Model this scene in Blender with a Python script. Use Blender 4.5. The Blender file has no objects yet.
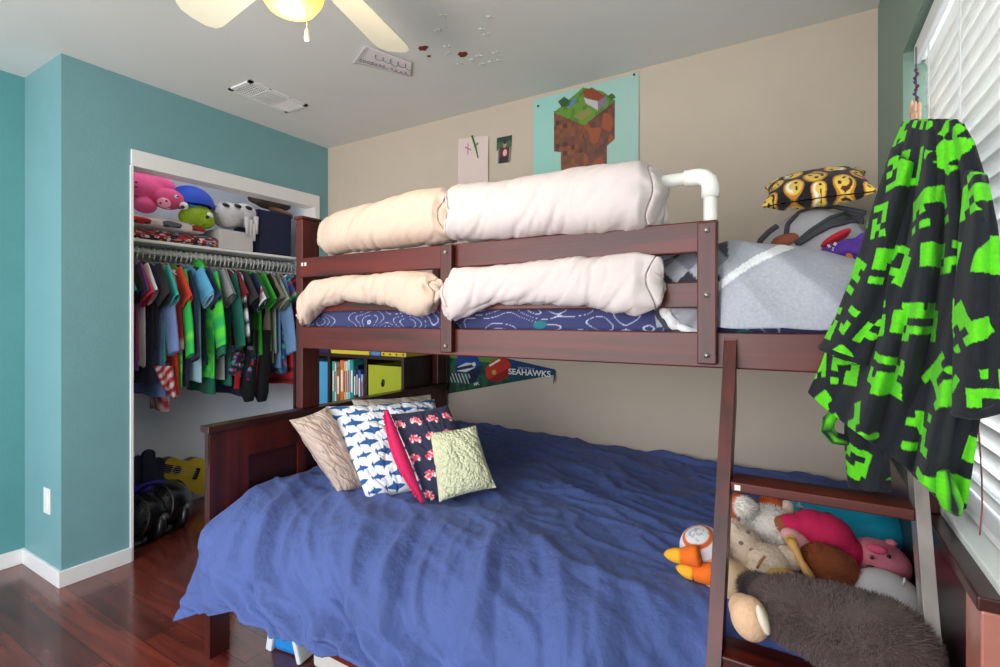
import bpy, math, random
from mathutils import Vector, Matrix, Euler, noise
random.seed(7)
C = bpy.context.scene.collection
pi = math.pi
W, H = 3.157, 2.44
CAM = (2.8956, -2.4331, 1.2309); YAW = 0.5404; F = 499.74; V0 = 317.64

# ------------------------------------------------------------------ measuring helpers (photo point + known plane -> room point)
def ray(px, py):
    X = (px-500)/F; Y = (V0-py)/F
    s, c = math.sin(-YAW), math.cos(YAW)
    return Vector((s+X*c, c-X*s, Y))
def atY(px, py, y):
    r = ray(px, py); return Vector(CAM)+r*((y-CAM[1])/r.y)
def atX(px, py, x):
    r = ray(px, py); return Vector(CAM)+r*((x-CAM[0])/r.x)
def atZ(px, py, z):
    r = ray(px, py); return Vector(CAM)+r*((z-CAM[2])/r.z)
def lerp(a, b, t): return a+(b-a)*t
def clamp(a, lo=0., hi=1.): return max(lo, min(hi, a))
def sstep(a, b, x):
    t = clamp((x-a)/(b-a)); return t*t*(3-2*t)
def interp(tab, x):
    if x <= tab[0][0]: return tab[0][1]
    for (a, va), (b, vb) in zip(tab, tab[1:]):
        if x <= b:
            t = (x-a)/(b-a); return lerp(va, vb, t)
    return tab[-1][1]
def N(x, y=0, z=0): return noise.noise(Vector((x, y, z)))
def hsh(*a):
    x = 12.9898
    for i, v in enumerate(a): x += v*(78.233+37.719*i)
    x = math.sin(x)*43758.5453
    return x-math.floor(x)
def lin(c):
    return tuple((v/255/12.92 if v/255 <= .04045 else ((v/255+.055)/1.055)**2.4) for v in c)

# ------------------------------------------------------------------ materials
def mat(name, rgb=None, rough=.6, bump=0, bscale=40, var=0, vscale=6, coat=0, sheen=0, metal=0, emit=0, vcol=False, spec=.5, trans=0, sss=0, bdist=.01, detail=4, coatr=.1, aniso=None):
    m = bpy.data.materials.new(name); m.use_nodes = True
    nt = m.node_tree; b = nt.nodes['Principled BSDF']; L = nt.links.new
    b.inputs['Roughness'].default_value = rough
    b.inputs['Metallic'].default_value = metal
    b.inputs['Coat Weight'].default_value = coat
    b.inputs['Coat Roughness'].default_value = coatr
    b.inputs['Sheen Weight'].default_value = sheen
    b.inputs['Specular IOR Level'].default_value = spec
    b.inputs['Transmission Weight'].default_value = trans
    if sss:
        b.inputs['Subsurface Weight'].default_value = sss; b.inputs['Subsurface Radius'].default_value = (.02, .02, .02)
    tc = nt.nodes.new('ShaderNodeTexCoord')
    src = None
    if vcol:
        a = nt.nodes.new('ShaderNodeVertexColor'); a.layer_name = 'Col'; src = a.outputs['Color']
    if rgb is not None:
        b.inputs['Base Color'].default_value = (*lin(rgb), 1)
    if var:
        n = nt.nodes.new('ShaderNodeTexNoise'); n.inputs['Scale'].default_value = vscale; n.inputs['Detail'].default_value = 5
        mp = nt.nodes.new('ShaderNodeMapping'); L(tc.outputs['Object'], mp.inputs[0]); L(mp.outputs[0], n.inputs['Vector'])
        if aniso: mp.inputs['Scale'].default_value = aniso
        mr = nt.nodes.new('ShaderNodeMapRange'); mr.inputs[3].default_value = 1-var; mr.inputs[4].default_value = 1+var
        mr.inputs[1].default_value = .3; mr.inputs[2].default_value = .7
        L(n.outputs['Fac'], mr.inputs[0])
        mx = nt.nodes.new('ShaderNodeVectorMath'); mx.operation = 'SCALE'
        if src: L(src, mx.inputs[0])
        else: mx.inputs[0].default_value = lin(rgb)
        L(mr.outputs[0], mx.inputs['Scale']); src = mx.outputs[0]
    if src: L(src, b.inputs['Base Color'])
    if emit:
        b.inputs['Emission Color'].default_value = (*lin(rgb), 1); b.inputs['Emission Strength'].default_value = emit
    if bump:
        n = nt.nodes.new('ShaderNodeTexNoise'); n.inputs['Scale'].default_value = bscale; n.inputs['Detail'].default_value = detail
        L(tc.outputs['Object'], n.inputs['Vector'])
        bp = nt.nodes.new('ShaderNodeBump'); bp.inputs['Strength'].default_value = bump; bp.inputs['Distance'].default_value = bdist
        L(n.outputs['Fac'], bp.inputs['Height']); L(bp.outputs[0], b.inputs['Normal'])
    return m
def floor_mat():
    m = bpy.data.materials.new('mahogany_planks'); m.use_nodes = True
    nt = m.node_tree; b = nt.nodes['Principled BSDF']; L = nt.links.new
    tc = nt.nodes.new('ShaderNodeTexCoord')
    br = nt.nodes.new('ShaderNodeTexBrick'); br.offset = .37
    for k, v in (('Scale', 1), ('Mortar Size', .0014), ('Mortar Smooth', .2), ('Brick Width', 1.2), ('Row Height', .125), ('Bias', 0)): br.inputs[k].default_value = v
    br.inputs['Color1'].default_value = (*lin((130, 56, 42)), 1); br.inputs['Color2'].default_value = (*lin((94, 41, 35)), 1); br.inputs['Mortar'].default_value = (*lin((26, 8, 6)), 1)
    L(tc.outputs['Object'], br.inputs['Vector'])
    n = nt.nodes.new('ShaderNodeTexNoise'); n.inputs['Scale'].default_value = 9; n.inputs['Detail'].default_value = 8; n.inputs['Distortion'].default_value = .6
    mp = nt.nodes.new('ShaderNodeMapping'); mp.inputs['Scale'].default_value = (.22, 2.4, 1); L(tc.outputs['Object'], mp.inputs[0]); L(mp.outputs[0], n.inputs['Vector'])
    mr = nt.nodes.new('ShaderNodeMapRange'); mr.inputs[1].default_value = .3; mr.inputs[2].default_value = .7; mr.inputs[3].default_value = .55; mr.inputs[4].default_value = 1.35; L(n.outputs['Fac'], mr.inputs[0])
    mx = nt.nodes.new('ShaderNodeVectorMath'); mx.operation = 'SCALE'; L(br.outputs['Color'], mx.inputs[0]); L(mr.outputs[0], mx.inputs['Scale'])
    L(mx.outputs[0], b.inputs['Base Color'])
    b.inputs['Roughness'].default_value = .24; b.inputs['Coat Weight'].default_value = .5; b.inputs['Coat Roughness'].default_value = .12
    bp = nt.nodes.new('ShaderNodeBump'); bp.inputs['Strength'].default_value = .25; bp.inputs['Distance'].default_value = .002; bp.invert = True
    L(br.outputs['Fac'], bp.inputs['Height']); L(bp.outputs[0], b.inputs['Normal'])
    return m
def wood_mat(name, c1, c2, rough=.3, axis='X', coat=.3):
    m = bpy.data.materials.new(name); m.use_nodes = True
    nt = m.node_tree; b = nt.nodes['Principled BSDF']; L = nt.links.new
    tc = nt.nodes.new('ShaderNodeTexCoord'); mp = nt.nodes.new('ShaderNodeMapping')
    mp.inputs['Scale'].default_value = {'X': (1.5, 22, 22), 'Y': (22, 1.5, 22), 'Z': (22, 22, 1.5)}[axis]
    n = nt.nodes.new('ShaderNodeTexNoise'); n.inputs['Scale'].default_value = 1; n.inputs['Detail'].default_value = 6; n.inputs['Distortion'].default_value = .5
    L(tc.outputs['Object'], mp.inputs[0]); L(mp.outputs[0], n.inputs['Vector'])
    cr = nt.nodes.new('ShaderNodeValToRGB'); cr.color_ramp.elements[0].position = .3; cr.color_ramp.elements[1].position = .72
    cr.color_ramp.elements[0].color = (*lin(c1), 1); cr.color_ramp.elements[1].color = (*lin(c2), 1)
    L(n.outputs['Fac'], cr.inputs[0]); L(cr.outputs[0], b.inputs['Base Color'])
    b.inputs['Roughness'].default_value = rough; b.inputs['Coat Weight'].default_value = coat; b.inputs['Coat Roughness'].default_value = .15
    return m
WX = wood_mat('cherry_wood_x', (50, 13, 8), (112, 30, 16), axis='X', rough=.4, coat=.1)
WY = wood_mat('cherry_wood_y', (34, 11, 10), (68, 22, 16), axis='Y', rough=.34, coat=.2)
WZ = wood_mat('cherry_wood_z', (46, 13, 9), (96, 28, 17), axis='Z', rough=.4, coat=.1)
WG = wood_mat('glare_tinted_wood', (112, 104, 100), (150, 142, 136), axis='Z', rough=.3, coat=.4)  # right stile: window glare painted into the wood as a grey haze
WD = wood_mat('dark_wood', (34, 18, 14), (58, 30, 22), axis='Z', rough=.5)
M_TEAL = mat('teal_paint', (116, 163, 170), .5, bump=.25, bscale=90, bdist=.004, var=.03)
M_TEAL2 = mat('deep_teal_paint', (92, 154, 158), .5, bump=.25, bscale=90, bdist=.004, var=.03)
M_GREEN = mat('sage_green_paint', (112, 138, 124), .5, bump=.25, bscale=90, bdist=.004)
M_BEIGE = mat('beige_paint', (198, 183, 167), .75, bump=.2, bscale=80, bdist=.004, var=.02)
M_CEIL = mat('ceiling_paint', (222, 222, 219), .85, bump=.15, bscale=60, bdist=.004, var=.015)
M_CLOS = mat('closet_paint', (228, 234, 244), .8, bump=.15, bscale=70, bdist=.004)
M_WHITE = mat('white_trim_paint', (236, 236, 236), .4)
M_PLAST = mat('white_plastic', (232, 236, 238), .35, spec=.5)
M_PVC = mat('white_pvc', (245, 244, 238), .3)
M_BLACK = mat('black_plastic', (18, 18, 22), .3, coat=.3)
M_METAL = mat('steel', (190, 190, 190), .3, metal=1)
M_FLOOR = floor_mat()
VC = mat('printed_fabric', rough=.85, vcol=True, bump=.15, bscale=300, bdist=.002, sheen=.1)
VCF = mat('printed_fleece', rough=.95, vcol=True, bump=.5, bscale=260, bdist=.003, sheen=.05, var=.10, vscale=140)
VCP = mat('printed_paper', rough=.55, vcol=True)

# ------------------------------------------------------------------ mesh builder
class MB:
    def __init__(s): s.v = []; s.f = []; s.c = []; s.mi = []; s.m = 0; s.flat = set()
    def add(s, vs, fs, cols=None, flat=False):
        o = len(s.v); s.v += [Vector(v) for v in vs]
        s.c += (cols if cols else [(1, 1, 1)]*len(vs))
        for f in fs:
            if flat: s.flat.add(len(s.f))
            s.f.append([i+o for i in f]); s.mi.append(s.m)
        return s
    def box(s, lo, hi, M=None):
        (a, b, c), (d, e, f) = lo, hi
        vs = [Vector(p) for p in ((a, b, c), (d, b, c), (d, e, c), (a, e, c), (a, b, f), (d, b, f), (d, e, f), (a, e, f))]
        if M: vs = [M @ v for v in vs]
        return s.add(vs, [(0, 3, 2, 1), (4, 5, 6, 7), (0, 1, 5, 4), (1, 2, 6, 5), (2, 3, 7, 6), (3, 0, 4, 7)], flat=True)
    def cbox(s, c, d, M=None):
        c = Vector(c); h = Vector(d)/2
        T = Matrix.Translation(c) @ (M or Matrix())
        return s.box(-h, h, T)
    def tube(s, pts, r, n=10, cap=True, flat=None):
        pts = [Vector(p) for p in pts]; R = r if isinstance(r, (list, tuple)) else [r]*len(pts)
        vs = []; prev = None
        for i, p in enumerate(pts):
            d = (pts[min(i+1, len(pts)-1)]-pts[max(i-1, 0)]).normalized()
            if prev is None:
                a = d.orthogonal().normalized()
            else:
                a = prev-d*prev.dot(d)
                a = a.normalized() if a.length > 1e-6 else d.orthogonal().normalized()
            prev = a; b = d.cross(a)
            for k in range(n):
                t = 2*pi*k/n; vs.append(p+(a*math.cos(t)+b*math.sin(t))*R[i])
        fs = []
        for i in range(len(pts)-1):
            for k in range(n):
                k2 = (k+1) % n; fs.append((i*n+k, i*n+k2, (i+1)*n+k2, (i+1)*n+k))
        if cap:
            fs.append(tuple(range(n-1, -1, -1))); fs.append(tuple(range((len(pts)-1)*n, len(pts)*n)))
        return s.add(vs, fs)
    def ell(s, c, r, M=None, nu=20, nv=12, jit=0, fr=6):
        c = Vector(c); vs = []; fs = []
        for j in range(nv+1):
            ph = pi*j/nv
            for i in range(nu):
                th = 2*pi*i/nu
                p = Vector((r[0]*math.sin(ph)*math.cos(th), r[1]*math.sin(ph)*math.sin(th), r[2]*math.cos(ph)))
                if M: p = M @ p
                if jit: p = p*(1+jit*N(*((p+c)*fr)))
                vs.append(c+p)
        for j in range(nv):
            for i in range(nu):
                i2 = (i+1) % nu; fs.append((j*nu+i, (j+1)*nu+i, (j+1)*nu+i2, j*nu+i2))
        return s.add(vs, fs)
    def grid(s, fn, nu, nv, paint=None, flip=False, closeu=False):
        vs = []; cs = []
        for j in range(nv+1):
            for i in range(nu+1 if not closeu else nu):
                u, v = i/nu, j/nv
                vs.append(fn(u, v)); cs.append(paint(u, v) if paint else (1, 1, 1))
        w = nu if closeu else nu+1; fs = []
        for j in range(nv):
            for i in range(nu):
                i2 = (i+1) % w if closeu else i+1
                q = (j*w+i, j*w+i2, (j+1)*w+i2, (j+1)*w+i)
                fs.append(q[::-1] if flip else q)
        return s.add(vs, fs, cs)
    def lathe(s, prof, c, n=32, M=None):
        c = Vector(c); vs = []; fs = []
        for (r, z) in prof:
            for k in range(n):
                t = 2*pi*k/n; p = Vector((r*math.cos(t), r*math.sin(t), z))
                vs.append(c+(M @ p if M else p))
        for i in range(len(prof)-1):
            for k in range(n):
                k2 = (k+1) % n; fs.append((i*n+k, i*n+k2, (i+1)*n+k2, (i+1)*n+k))
        return s.add(vs, fs)
    def prism(s, poly, T, d, cols=None):
        n = len(poly); vs = [T(x, y, 0) for x, y in poly]+[T(x, y, d) for x, y in poly]
        fs = [tuple(range(n-1, -1, -1)), tuple(range(n, 2*n))]+[(i, (i+1) % n, (i+1) % n+n, i+n) for i in range(n)]
        return s.add(vs, fs, flat=True)
    def build(s, name, m, parent=None, bevel=0, sub=0, remesh=0, smooth=True, solid=0, origin=None, disp=None):
        if parent is not None: org = Vector(parent['_o'])
        elif origin is not None: org = Vector(origin)
        else:
            xs = [v.x for v in s.v]; ys = [v.y for v in s.v]; zs = [v.z for v in s.v]
            org = Vector(((min(xs)+max(xs))/2, (min(ys)+max(ys))/2, min(zs)))
        me = bpy.data.meshes.new(name); me.from_pydata([v-org for v in s.v], [], s.f)
        ms = m if isinstance(m, (list, tuple)) else [m]
        for k in ms: me.materials.append(k)
        me.polygons.foreach_set('material_index', s.mi)
        me.polygons.foreach_set('use_smooth', [smooth and (i not in s.flat) for i in range(len(s.f))])
        ca = me.color_attributes.new('Col', 'FLOAT_COLOR', 'POINT')
        fl = []
        for c in s.c: fl += [*c, 1]
        ca.data.foreach_set('color', fl)
        me.update()
        o = bpy.data.objects.new(name, me); C.objects.link(o); o['_o'] = tuple(org)
        if parent is not None: o.parent = parent
        else: o.location = org
        if remesh:
            q = o.modifiers.new('r', 'REMESH'); q.mode = 'VOXEL'; q.voxel_size = remesh; q.use_smooth_shade = True
            q = o.modifiers.new('s', 'SMOOTH'); q.factor = .5; q.iterations = 4
        if bevel:
            q = o.modifiers.new('b', 'BEVEL'); q.width = bevel; q.segments = 2; q.limit_method = 'ANGLE'; q.angle_limit = .7
        if sub:
            q = o.modifiers.new('u', 'SUBSURF'); q.levels = sub; q.render_levels = sub
        if solid:
            q = o.modifiers.new('t', 'SOLIDIFY'); q.thickness = solid; q.offset = 0
        return o
def tag(o, label, cat, group=None):
    o['label'] = label; o['category'] = cat
    if group: o['group'] = group
    return o
def thing(name, label, cat, loc, group=None):
    o = bpy.data.objects.new(name, None); C.objects.link(o); o.location = Vector(loc); o['_o'] = tuple(loc); o.empty_display_size = .05
    return tag(o, label, cat, group)
def sub_empty(name, parent):
    o = bpy.data.objects.new(name, None); C.objects.link(o); o.parent = parent; o['_o'] = tuple(parent['_o']); return o
def struct(o): o['kind'] = 'structure'; return o
def text(body, name, size, M, m, parent, ext=.0004, sx=1):
    cu = bpy.data.curves.new(name, 'FONT'); cu.body = body; cu.size = size; cu.extrude = ext; cu.align_x = 'CENTER'; cu.align_y = 'CENTER'; cu.offset = size*.02
    cu.materials.append(m); o = bpy.data.objects.new(name, cu); C.objects.link(o)
    me = bpy.data.meshes.new_from_object(o); bpy.data.objects.remove(o); o = bpy.data.objects.new(name, me); C.objects.link(o)
    o.parent = parent; o.matrix_local = Matrix.Translation(-Vector(parent['_o'])) @ M @ Matrix.Diagonal((sx, 1, 1, 1)); return o
def inpoly(x, y, P):
    c = False; n = len(P); j = n-1
    for i in range(n):
        xi, yi = P[i]; xj, yj = P[j]
        if (yi > y) != (yj > y) and x < (xj-xi)*(y-yi)/(yj-yi)+xi: c = not c
        j = i
    return c
def paintmix(base, layers):       # layers: (test(u,v), colour)
    base = lin(base); layers = [(t, lin(c)) for t, c in layers]
    def f(u, v):
        r = base
        for t, c in layers:
            if t(u, v): r = c
        return r
    return f

# ================================================================== SETTING
L_ = 1.506; AX = -.4512; c1, c2 = 1.2277, .0814
YF = -3.9
struct(MB().box((-1.6, YF, -.08), (W+.3, .12, 0)).build('floor', M_FLOOR, smooth=False, origin=(0, 0, 0)))
struct(MB().box((-1.6, YF, H), (W+.3, .12, H+.08)).build('ceiling', M_CEIL, smooth=False))
struct(MB().box((-.75, 0, 0), (W+.3, .12, H)).build('wall_back', M_BEIGE, smooth=False))
b = MB()
b.box((-.11, -L_, 0), (0, -c1, H)); b.box((-.11, -c1, 2.03), (0, -c2, H)); b.box((-.11, -c2, 0), (0, 0, H))
b.box((AX, -L_, 0), (-.11, -L_+.1, H))
struct(b.build('wall_left', M_TEAL, smooth=False))
struct(MB().box((AX-.1, YF, 0), (AX, -L_, H)).build('wall_alcove', M_TEAL2, smooth=False))
b = MB(); b.box((-.72, -L_+.1, 0), (-.62, 0, H)); b.box((-.62, -L_+.1, 0), (-.11, -L_+.12, H)); b.box((-.62, -.02, 0), (-.11, 0, H)); b.box((-.62, -1.39, 2.25), (-.11, -.02, 2.3))
struct(b.build('wall_closet', M_CLOS, smooth=False))
wy0, wy1, wz0, wz1 = -.554, -2.5, .823, 2.012
b = MB(); x0, x1 = W, W+.16
b.box((x0, wy0, 0), (x1, 0, H)); b.box((x0, YF, 0), (x1, wy1, H)); b.box((x0, wy1, 0), (x1, wy0, wz0)); b.box((x0, wy1, wz1), (x1, wy0, H))
struct(b.build('wall_right', M_GREEN, smooth=False))
# trims
bt, bh = .014, .075
struct(MB().box((0, -L_-bt, 0), (bt, -c1, bh)).build('baseboard_left', M_WHITE, bevel=.003))
b = MB(); b.box((AX+bt, -L_-bt, 0), (0, -L_, bh))
struct(b.build('baseboard_corner', M_WHITE, bevel=.003))
struct(MB().box((AX, YF, 0), (AX+bt, -L_-.0, bh)).build('baseboard_alcove', M_WHITE, bevel=.003))
b = MB(); b.box((-.1, -c1-.002, 1.998), (.012, -c2, 2.082)); struct(b.build('trim_1', M_WHITE, bevel=.002))
struct(MB().box((-.11, -c1-.006, 0), (.008, -c1+.009, 2.0)).build('trim_2', M_WHITE, bevel=.002))
struct(MB().box((-.11, -c2-.035, 0), (.008, -c2+.004, 2.0)).build('trim_3', M_WHITE, bevel=.002))
# window: frame, glass, sill
wn = bpy.data.objects.new('window_1', None); C.objects.link(wn); wn['_o'] = (W+.13, -1.5, wz0); wn.location = wn['_o']; struct(wn)
b = MB(); xa, xb = W+.115, W+.15
for (lo, hi) in (((xa, wy1, wz0), (xb, wy1+.04, wz1)), ((xa, wy0-.04, wz0), (xb, wy0, wz1)), ((xa, wy1, wz0), (xb, wy0, wz0+.04)), ((xa, wy1, wz1-.04), (xb, wy0, wz1)), ((xa, -1.54, wz0), (xb, -1.5, wz1))): b.box(lo, hi)
b.build('window_frame', M_WHITE, wn, bevel=.003)
gl = bpy.data.materials.new('clear_glass'); gl.use_nodes = True; nt = gl.node_tree; nt.nodes.clear()
o_ = nt.nodes.new('ShaderNodeOutputMaterial'); mi = nt.nodes.new('ShaderNodeMixShader'); tr = nt.nodes.new('ShaderNodeBsdfTransparent'); go = nt.nodes.new('ShaderNodeBsdfGlossy'); go.inputs['Roughness'].default_value = .02; mi.inputs[0].default_value = .06
nt.links.new(tr.outputs[0], mi.inputs[1]); nt.links.new(go.outputs[0], mi.inputs[2]); nt.links.new(mi.outputs[0], o_.inputs[0])
MB().box((W+.13, wy1+.03, wz0+.03), (W+.134, wy0-.03, wz1-.03)).build('window_pane', gl, wn, smooth=False)
M_SILL = mat('sill_paint', (245, 250, 248), .3)
MB().box((W-.004, wy1, wz0-.012), (W+.115, wy0, wz0+.006)).build('window_sill', M_SILL, wn, bevel=.003)
# blinds
M_SLAT = mat('blind_slat', (236, 234, 230), .45, trans=0)
_nt = M_SLAT.node_tree; _b = _nt.nodes['Principled BSDF']; _t = _nt.nodes.new('ShaderNodeBsdfTranslucent'); _t.inputs[0].default_value = (.85, .87, .86, 1)
_m = _nt.nodes.new('ShaderNodeMixShader'); _m.inputs[0].default_value = .3; _nt.links.new(_b.outputs[0], _m.inputs[1]); _nt.links.new(_t.outputs[0], _m.inputs[2]); _nt.links.new(_m.outputs[0], _nt.nodes['Material Output'].inputs[0])
bl = thing('window_blind', 'white horizontal slat blind lowered over the window, tilted nearly closed', 'blind', (W+.05, -1.5, wz0))
bx = W+.055; by0, by1 = wy0-.035, wy1+.01
b = MB(); b.box((bx-.035, by1, wz1-.055), (bx-.02, by0, wz1-.002)); b.build('valance', M_WHITE, bl, bevel=.003)
MB().box((bx-.02, by1, wz1-.045), (bx+.025, by0, wz1-.004)).build('head_rail', M_WHITE, bl)
z = wz1-.075; a = math.radians(-64)
while z > wz0+.045:
    R = Matrix.Rotation(-a, 4, 'Y')
    b = MB(); b.cbox((bx, (by0+by1)/2, z), (.05, by0-by1, .0028), R); b.build('slat', M_SLAT, bl)
    z -= .0425
MB().box((bx-.024, by1, wz0+.008), (bx+.024, by0, wz0+.026)).build('bottom_rail', M_WHITE, bl, bevel=.003)
for y in (-.72, -1.02, -1.32, -1.75, -2.2):
    b = MB(); b.tube([(bx-.024, y, wz0+.02), (bx-.024, y, wz1-.05)], .0013, 6); b.tube([(bx-.024, y+.012, wz0+.02), (bx-.024, y+.012, wz1-.05)], .0009, 6); b.build('ladder_cord', M_PLAST, bl)
# pull cord
b = MB(); p0 = [(3.168, -1.235+.02*math.sin(k*.7), 1.25-.05*k) for k in range(8)]+[(3.166, -1.25, .83+.02)]; b.tube(p0, .0012, 6)
tag(b.build('pull_cord', mat('cord_red', (150, 80, 80), .7)), 'thin reddish pull cord dangling in front of the lower blind slats', 'cord')
# outlet
o = thing('wall_switch', 'white switch plate low on the narrow teal wall end', 'switch', (-.155, -L_, .3))
MB().box((-.192, -L_-.006, .305), (-.118, -L_, .425)).build('cover_plate', M_WHITE, o, bevel=.002)
MB().box((-.170, -L_-.009, .333), (-.140, -L_-.005, .397)).build('rocker', M_WHITE, o, bevel=.001)
# ceiling vent
o = thing('ceiling_vent', 'white rectangular air vent register set in the ceiling above the closet', 'vent', (.4, -.73, H))
x0, x1, y0, y1 = .31, .50, -.91, -.56
b = MB(); b.box((x0, y0, H-.008), (x1, y0+.022, H)); b.box((x0, y1-.022, H-.008), (x1, y1, H)); b.box((x0, y0, H-.008), (x0+.022, y1, H)); b.box((x1-.022, y0, H-.008), (x1, y1, H))
for t in (1/3, 2/3): b.box((x0, lerp(y0, y1, t)-.005, H-.007), (x1, lerp(y0, y1, t)+.005, H))
b.build('frame', M_WHITE, o)
MB().box((x0+.02, y0+.02, H-.001), (x1-.02, y1-.02, H-.0005)).build('duct_opening', mat('duct_dark', (60, 52, 48), .9), o)
b = MB()
for s_ in range(3):
    ya, yb = lerp(y0, y1, s_/3)+.01, lerp(y0, y1, (s_+1)/3)-.01
    if s_ == 0:
        for k in range(9): b.cbox((lerp(x0+.03, x1-.03, k/8), (ya+yb)/2, H-.005), (.0012, yb-ya, .004), Matrix.Rotation(.5, 4, 'Y'))
        for k in range(6): b.cbox(((x0+x1)/2, lerp(ya+.01, yb-.01, k/5), H-.004), (x1-x0-.04, .0015, .004))
    else:
        for k in range(12): b.cbox((lerp(x0+.028, x1-.028, k/11), (ya+yb)/2, H-.005), (.003 if s_ == 1 else .0012, yb-ya, .011), Matrix.Rotation(.9 if s_ == 2 else 0.1, 4, 'Y'))
b.build('louvre', M_WHITE, o)

# ================================================================== CEILING FAN
fc = Vector((1.765, -1.60, 0))
fan = thing('ceiling_fan', 'white ceiling fan with cream blades and a lit yellow glass bowl', 'ceiling fan', (fc.x, fc.y, H))
M_BLADE = mat('cream_blade', (240, 236, 214), .4)
b = MB(); b.lathe([(0, H), (.07, H), (.065, H-.05), (.02, H-.06), (.015, H-.1), (.09, H-.11), (.105, H-.14), (.105, H-.2), (.08, H-.235), (.06, H-.25), (.055, H-.29), (0, H-.29)], (fc.x, fc.y, 0)); b.build('motor_housing', M_WHITE, fan)
for k in range(5):
    an = math.radians(103.5+72*k); z = 2.2
    R = Matrix.Translation((fc.x, fc.y, z)) @ Matrix.Rotation(an, 4, 'Z') @ Matrix.Rotation(math.radians(12), 4, 'X')
    out = [(.17, -.05), (.2, -.057), (.5, -.07), (.53, -.064), (.552, -.04), (.558, 0), (.552, .04), (.53, .064), (.5, .07), (.2, .057), (.17, .05)]
    b = MB(); b.prism(out, lambda x, y, d: R @ Vector((x, y, d)), .007); bo = b.build('blade', M_BLADE, fan, bevel=.002)
    b = MB(); b.prism([(.08, -.018), (.2, -.03), (.25, -.02), (.25, .02), (.2, .03), (.08, .018)], lambda x, y, d: R @ Vector((x, y, .008+d)), .004); b.build('bracket', M_WHITE, bo)
mg = mat('lit_glass_bowl', (255, 214, 90), .3, emit=1.15)
b = MB(); b.lathe([(.05, 2.15), (.066, 2.145), (.084, 2.115), (.084, 2.09), (.077, 2.06), (.058, 2.033), (.032, 2.022), (0, 2.018)], (fc.x, fc.y, 0)); b.build('lamp_shade', mg, fan)
for (px, py, zb) in ((284, 18, 2.04), (307, 41, 1.945)):
    p = atZ(px, py, zb); ch = MB().tube([(p.x, p.y, 2.15), (p.x, p.y, zb+.03)], .0012, 6).build('pull_chain', mat('brass', (190, 150, 90), .3, metal=.7), fan)
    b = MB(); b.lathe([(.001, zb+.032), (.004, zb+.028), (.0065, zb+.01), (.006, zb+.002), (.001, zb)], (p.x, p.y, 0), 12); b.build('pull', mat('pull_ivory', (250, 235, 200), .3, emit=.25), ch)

# ================================================================== BUNK BED
bed = thing('bunk_bed', 'dark cherry wood bunk bed with guard rails, panelled headboard and leaning ladder', 'bunk bed', (2.08, -.7, 0))
hx0, hx1 = 1.043, 1.074
# headboard
b = MB(); yf = -1.43
b.box((hx0, yf, .24), (hx1-.008, -.03, .815)); hb = b.build('headboard', WY, bed, bevel=.002)
b = MB(); b.box((hx0-.012, yf-.01, .815), (hx1+.014, -.02, .84)); b.build('top_cap', WY, hb, bevel=.003)
b = MB(); b.box((hx1-.008, yf, .24), (hx1+.002, yf+.15, .815)); b.box((hx1-.008, -.16, .24), (hx1+.002, -.03, .815)); b.box((hx1-.008, yf, .70), (hx1+.0015, -.03, .815))
b.box((hx1-.008, -1.06, .3), (hx1+.001, -1.02, .72)); b.box((hx1-.008, -.66, .3), (hx1+.001, -.62, .72)); b.box((hx1-.008, -.2, .3), (hx1+.001, -.16, .72)); b.build('panel_moulding', WZ, hb, bevel=.001)
for (x0, x1, y0, y1) in ((hx0, hx1, yf, yf+.075), (hx0, hx1, -.1, -.025)): MB().box((x0, y0, 0), (x1+.002, y1, .26)).build('leg', WZ, bed, bevel=.002)
# footboard
fx0, fx1 = 3.128, 3.155
b = MB(); b.box((fx0+.008, yf+.01, .24), (fx1, -.03, .79)); fb = b.build('footboard', WY, bed, bevel=.002)
b = MB(); b.box((fx0-.004, yf+.01, .79), (fx1+.002, -.02, .812)); b.build('top_cap', WY, fb, bevel=.003)
b = MB(); b.box((fx0, yf+.008, 0), (fx1+.002, yf+.09, .792)); b.build('front_post', mat('light_pink_wood', (190, 120, 105), .35, coat=.4, var=.1), bed, bevel=.003)  # post coloured paler and pinker than the other bed wood
MB().box((fx0, -.1, 0), (fx1, -.025, .26)).build('leg', WZ, bed, bevel=.002)
# posts of the upper bunk
for (x0, x1, y0, y1, z0, z1) in ((1.035, 1.077, -1.04, -.95, .842, 1.665), (1.035, 1.077, -.11, -.03, .842, 1.665), (3.112, 3.15, -1.04, -.95, .812, 1.56), (3.112, 3.15, -.11, -.03, .812, 1.56)):
    b = MB(); b.box((x0, y0, z0), (x1, y1, z1-.012)); po = b.build('post', WZ, bed, bevel=.003)
    MB().box((x0-.006, y0-.006, z1-.012), (x1+.006, y1+.006, z1)).build('post_cap', WZ, po, bevel=.002)
# end boards upper
for x in (1.045, 3.12):
    MB().box((x, -.95, 1.12), (x+.022, -.11, 1.22)).build('end_board', WY, bed, bevel=.003)
    MB().box((x, -.95, 1.40), (x+.022, -.11, 1.48)).build('end_board', WY, bed, bevel=.003)
# side rails
MB().box((1.079, -1.058, 1.102), (3.112, -1.034, 1.194)).build('side_rail', WX, bed, bevel=.004)
MB().box((1.079, -.06, 1.102), (3.112, -.036, 1.194)).build('side_rail', WX, bed, bevel=.004)
MB().box((1.079, -1.40, .2), (3.10, -1.376, .36)).build('side_rail', WX, bed, bevel=.004)
MB().box((1.079, -.06, .2), (3.10, -.036, .36)).build('side_rail', WX, bed, bevel=.004)
b = MB(); 
for k in range(10): b.box((1.14+k*.2, -1.03, 1.115), (1.21+k*.2, -.06, 1.13))
b.build('slat_base', mat('pine', (200, 165, 120), .6), bed)
b = MB()
for k in range(10): b.box((1.14+k*.2, -1.37, .26), (1.21+k*.2, -.06, .275))
b.build('slat_base', mat('pine2', (200, 165, 120), .6), bed)
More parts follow.
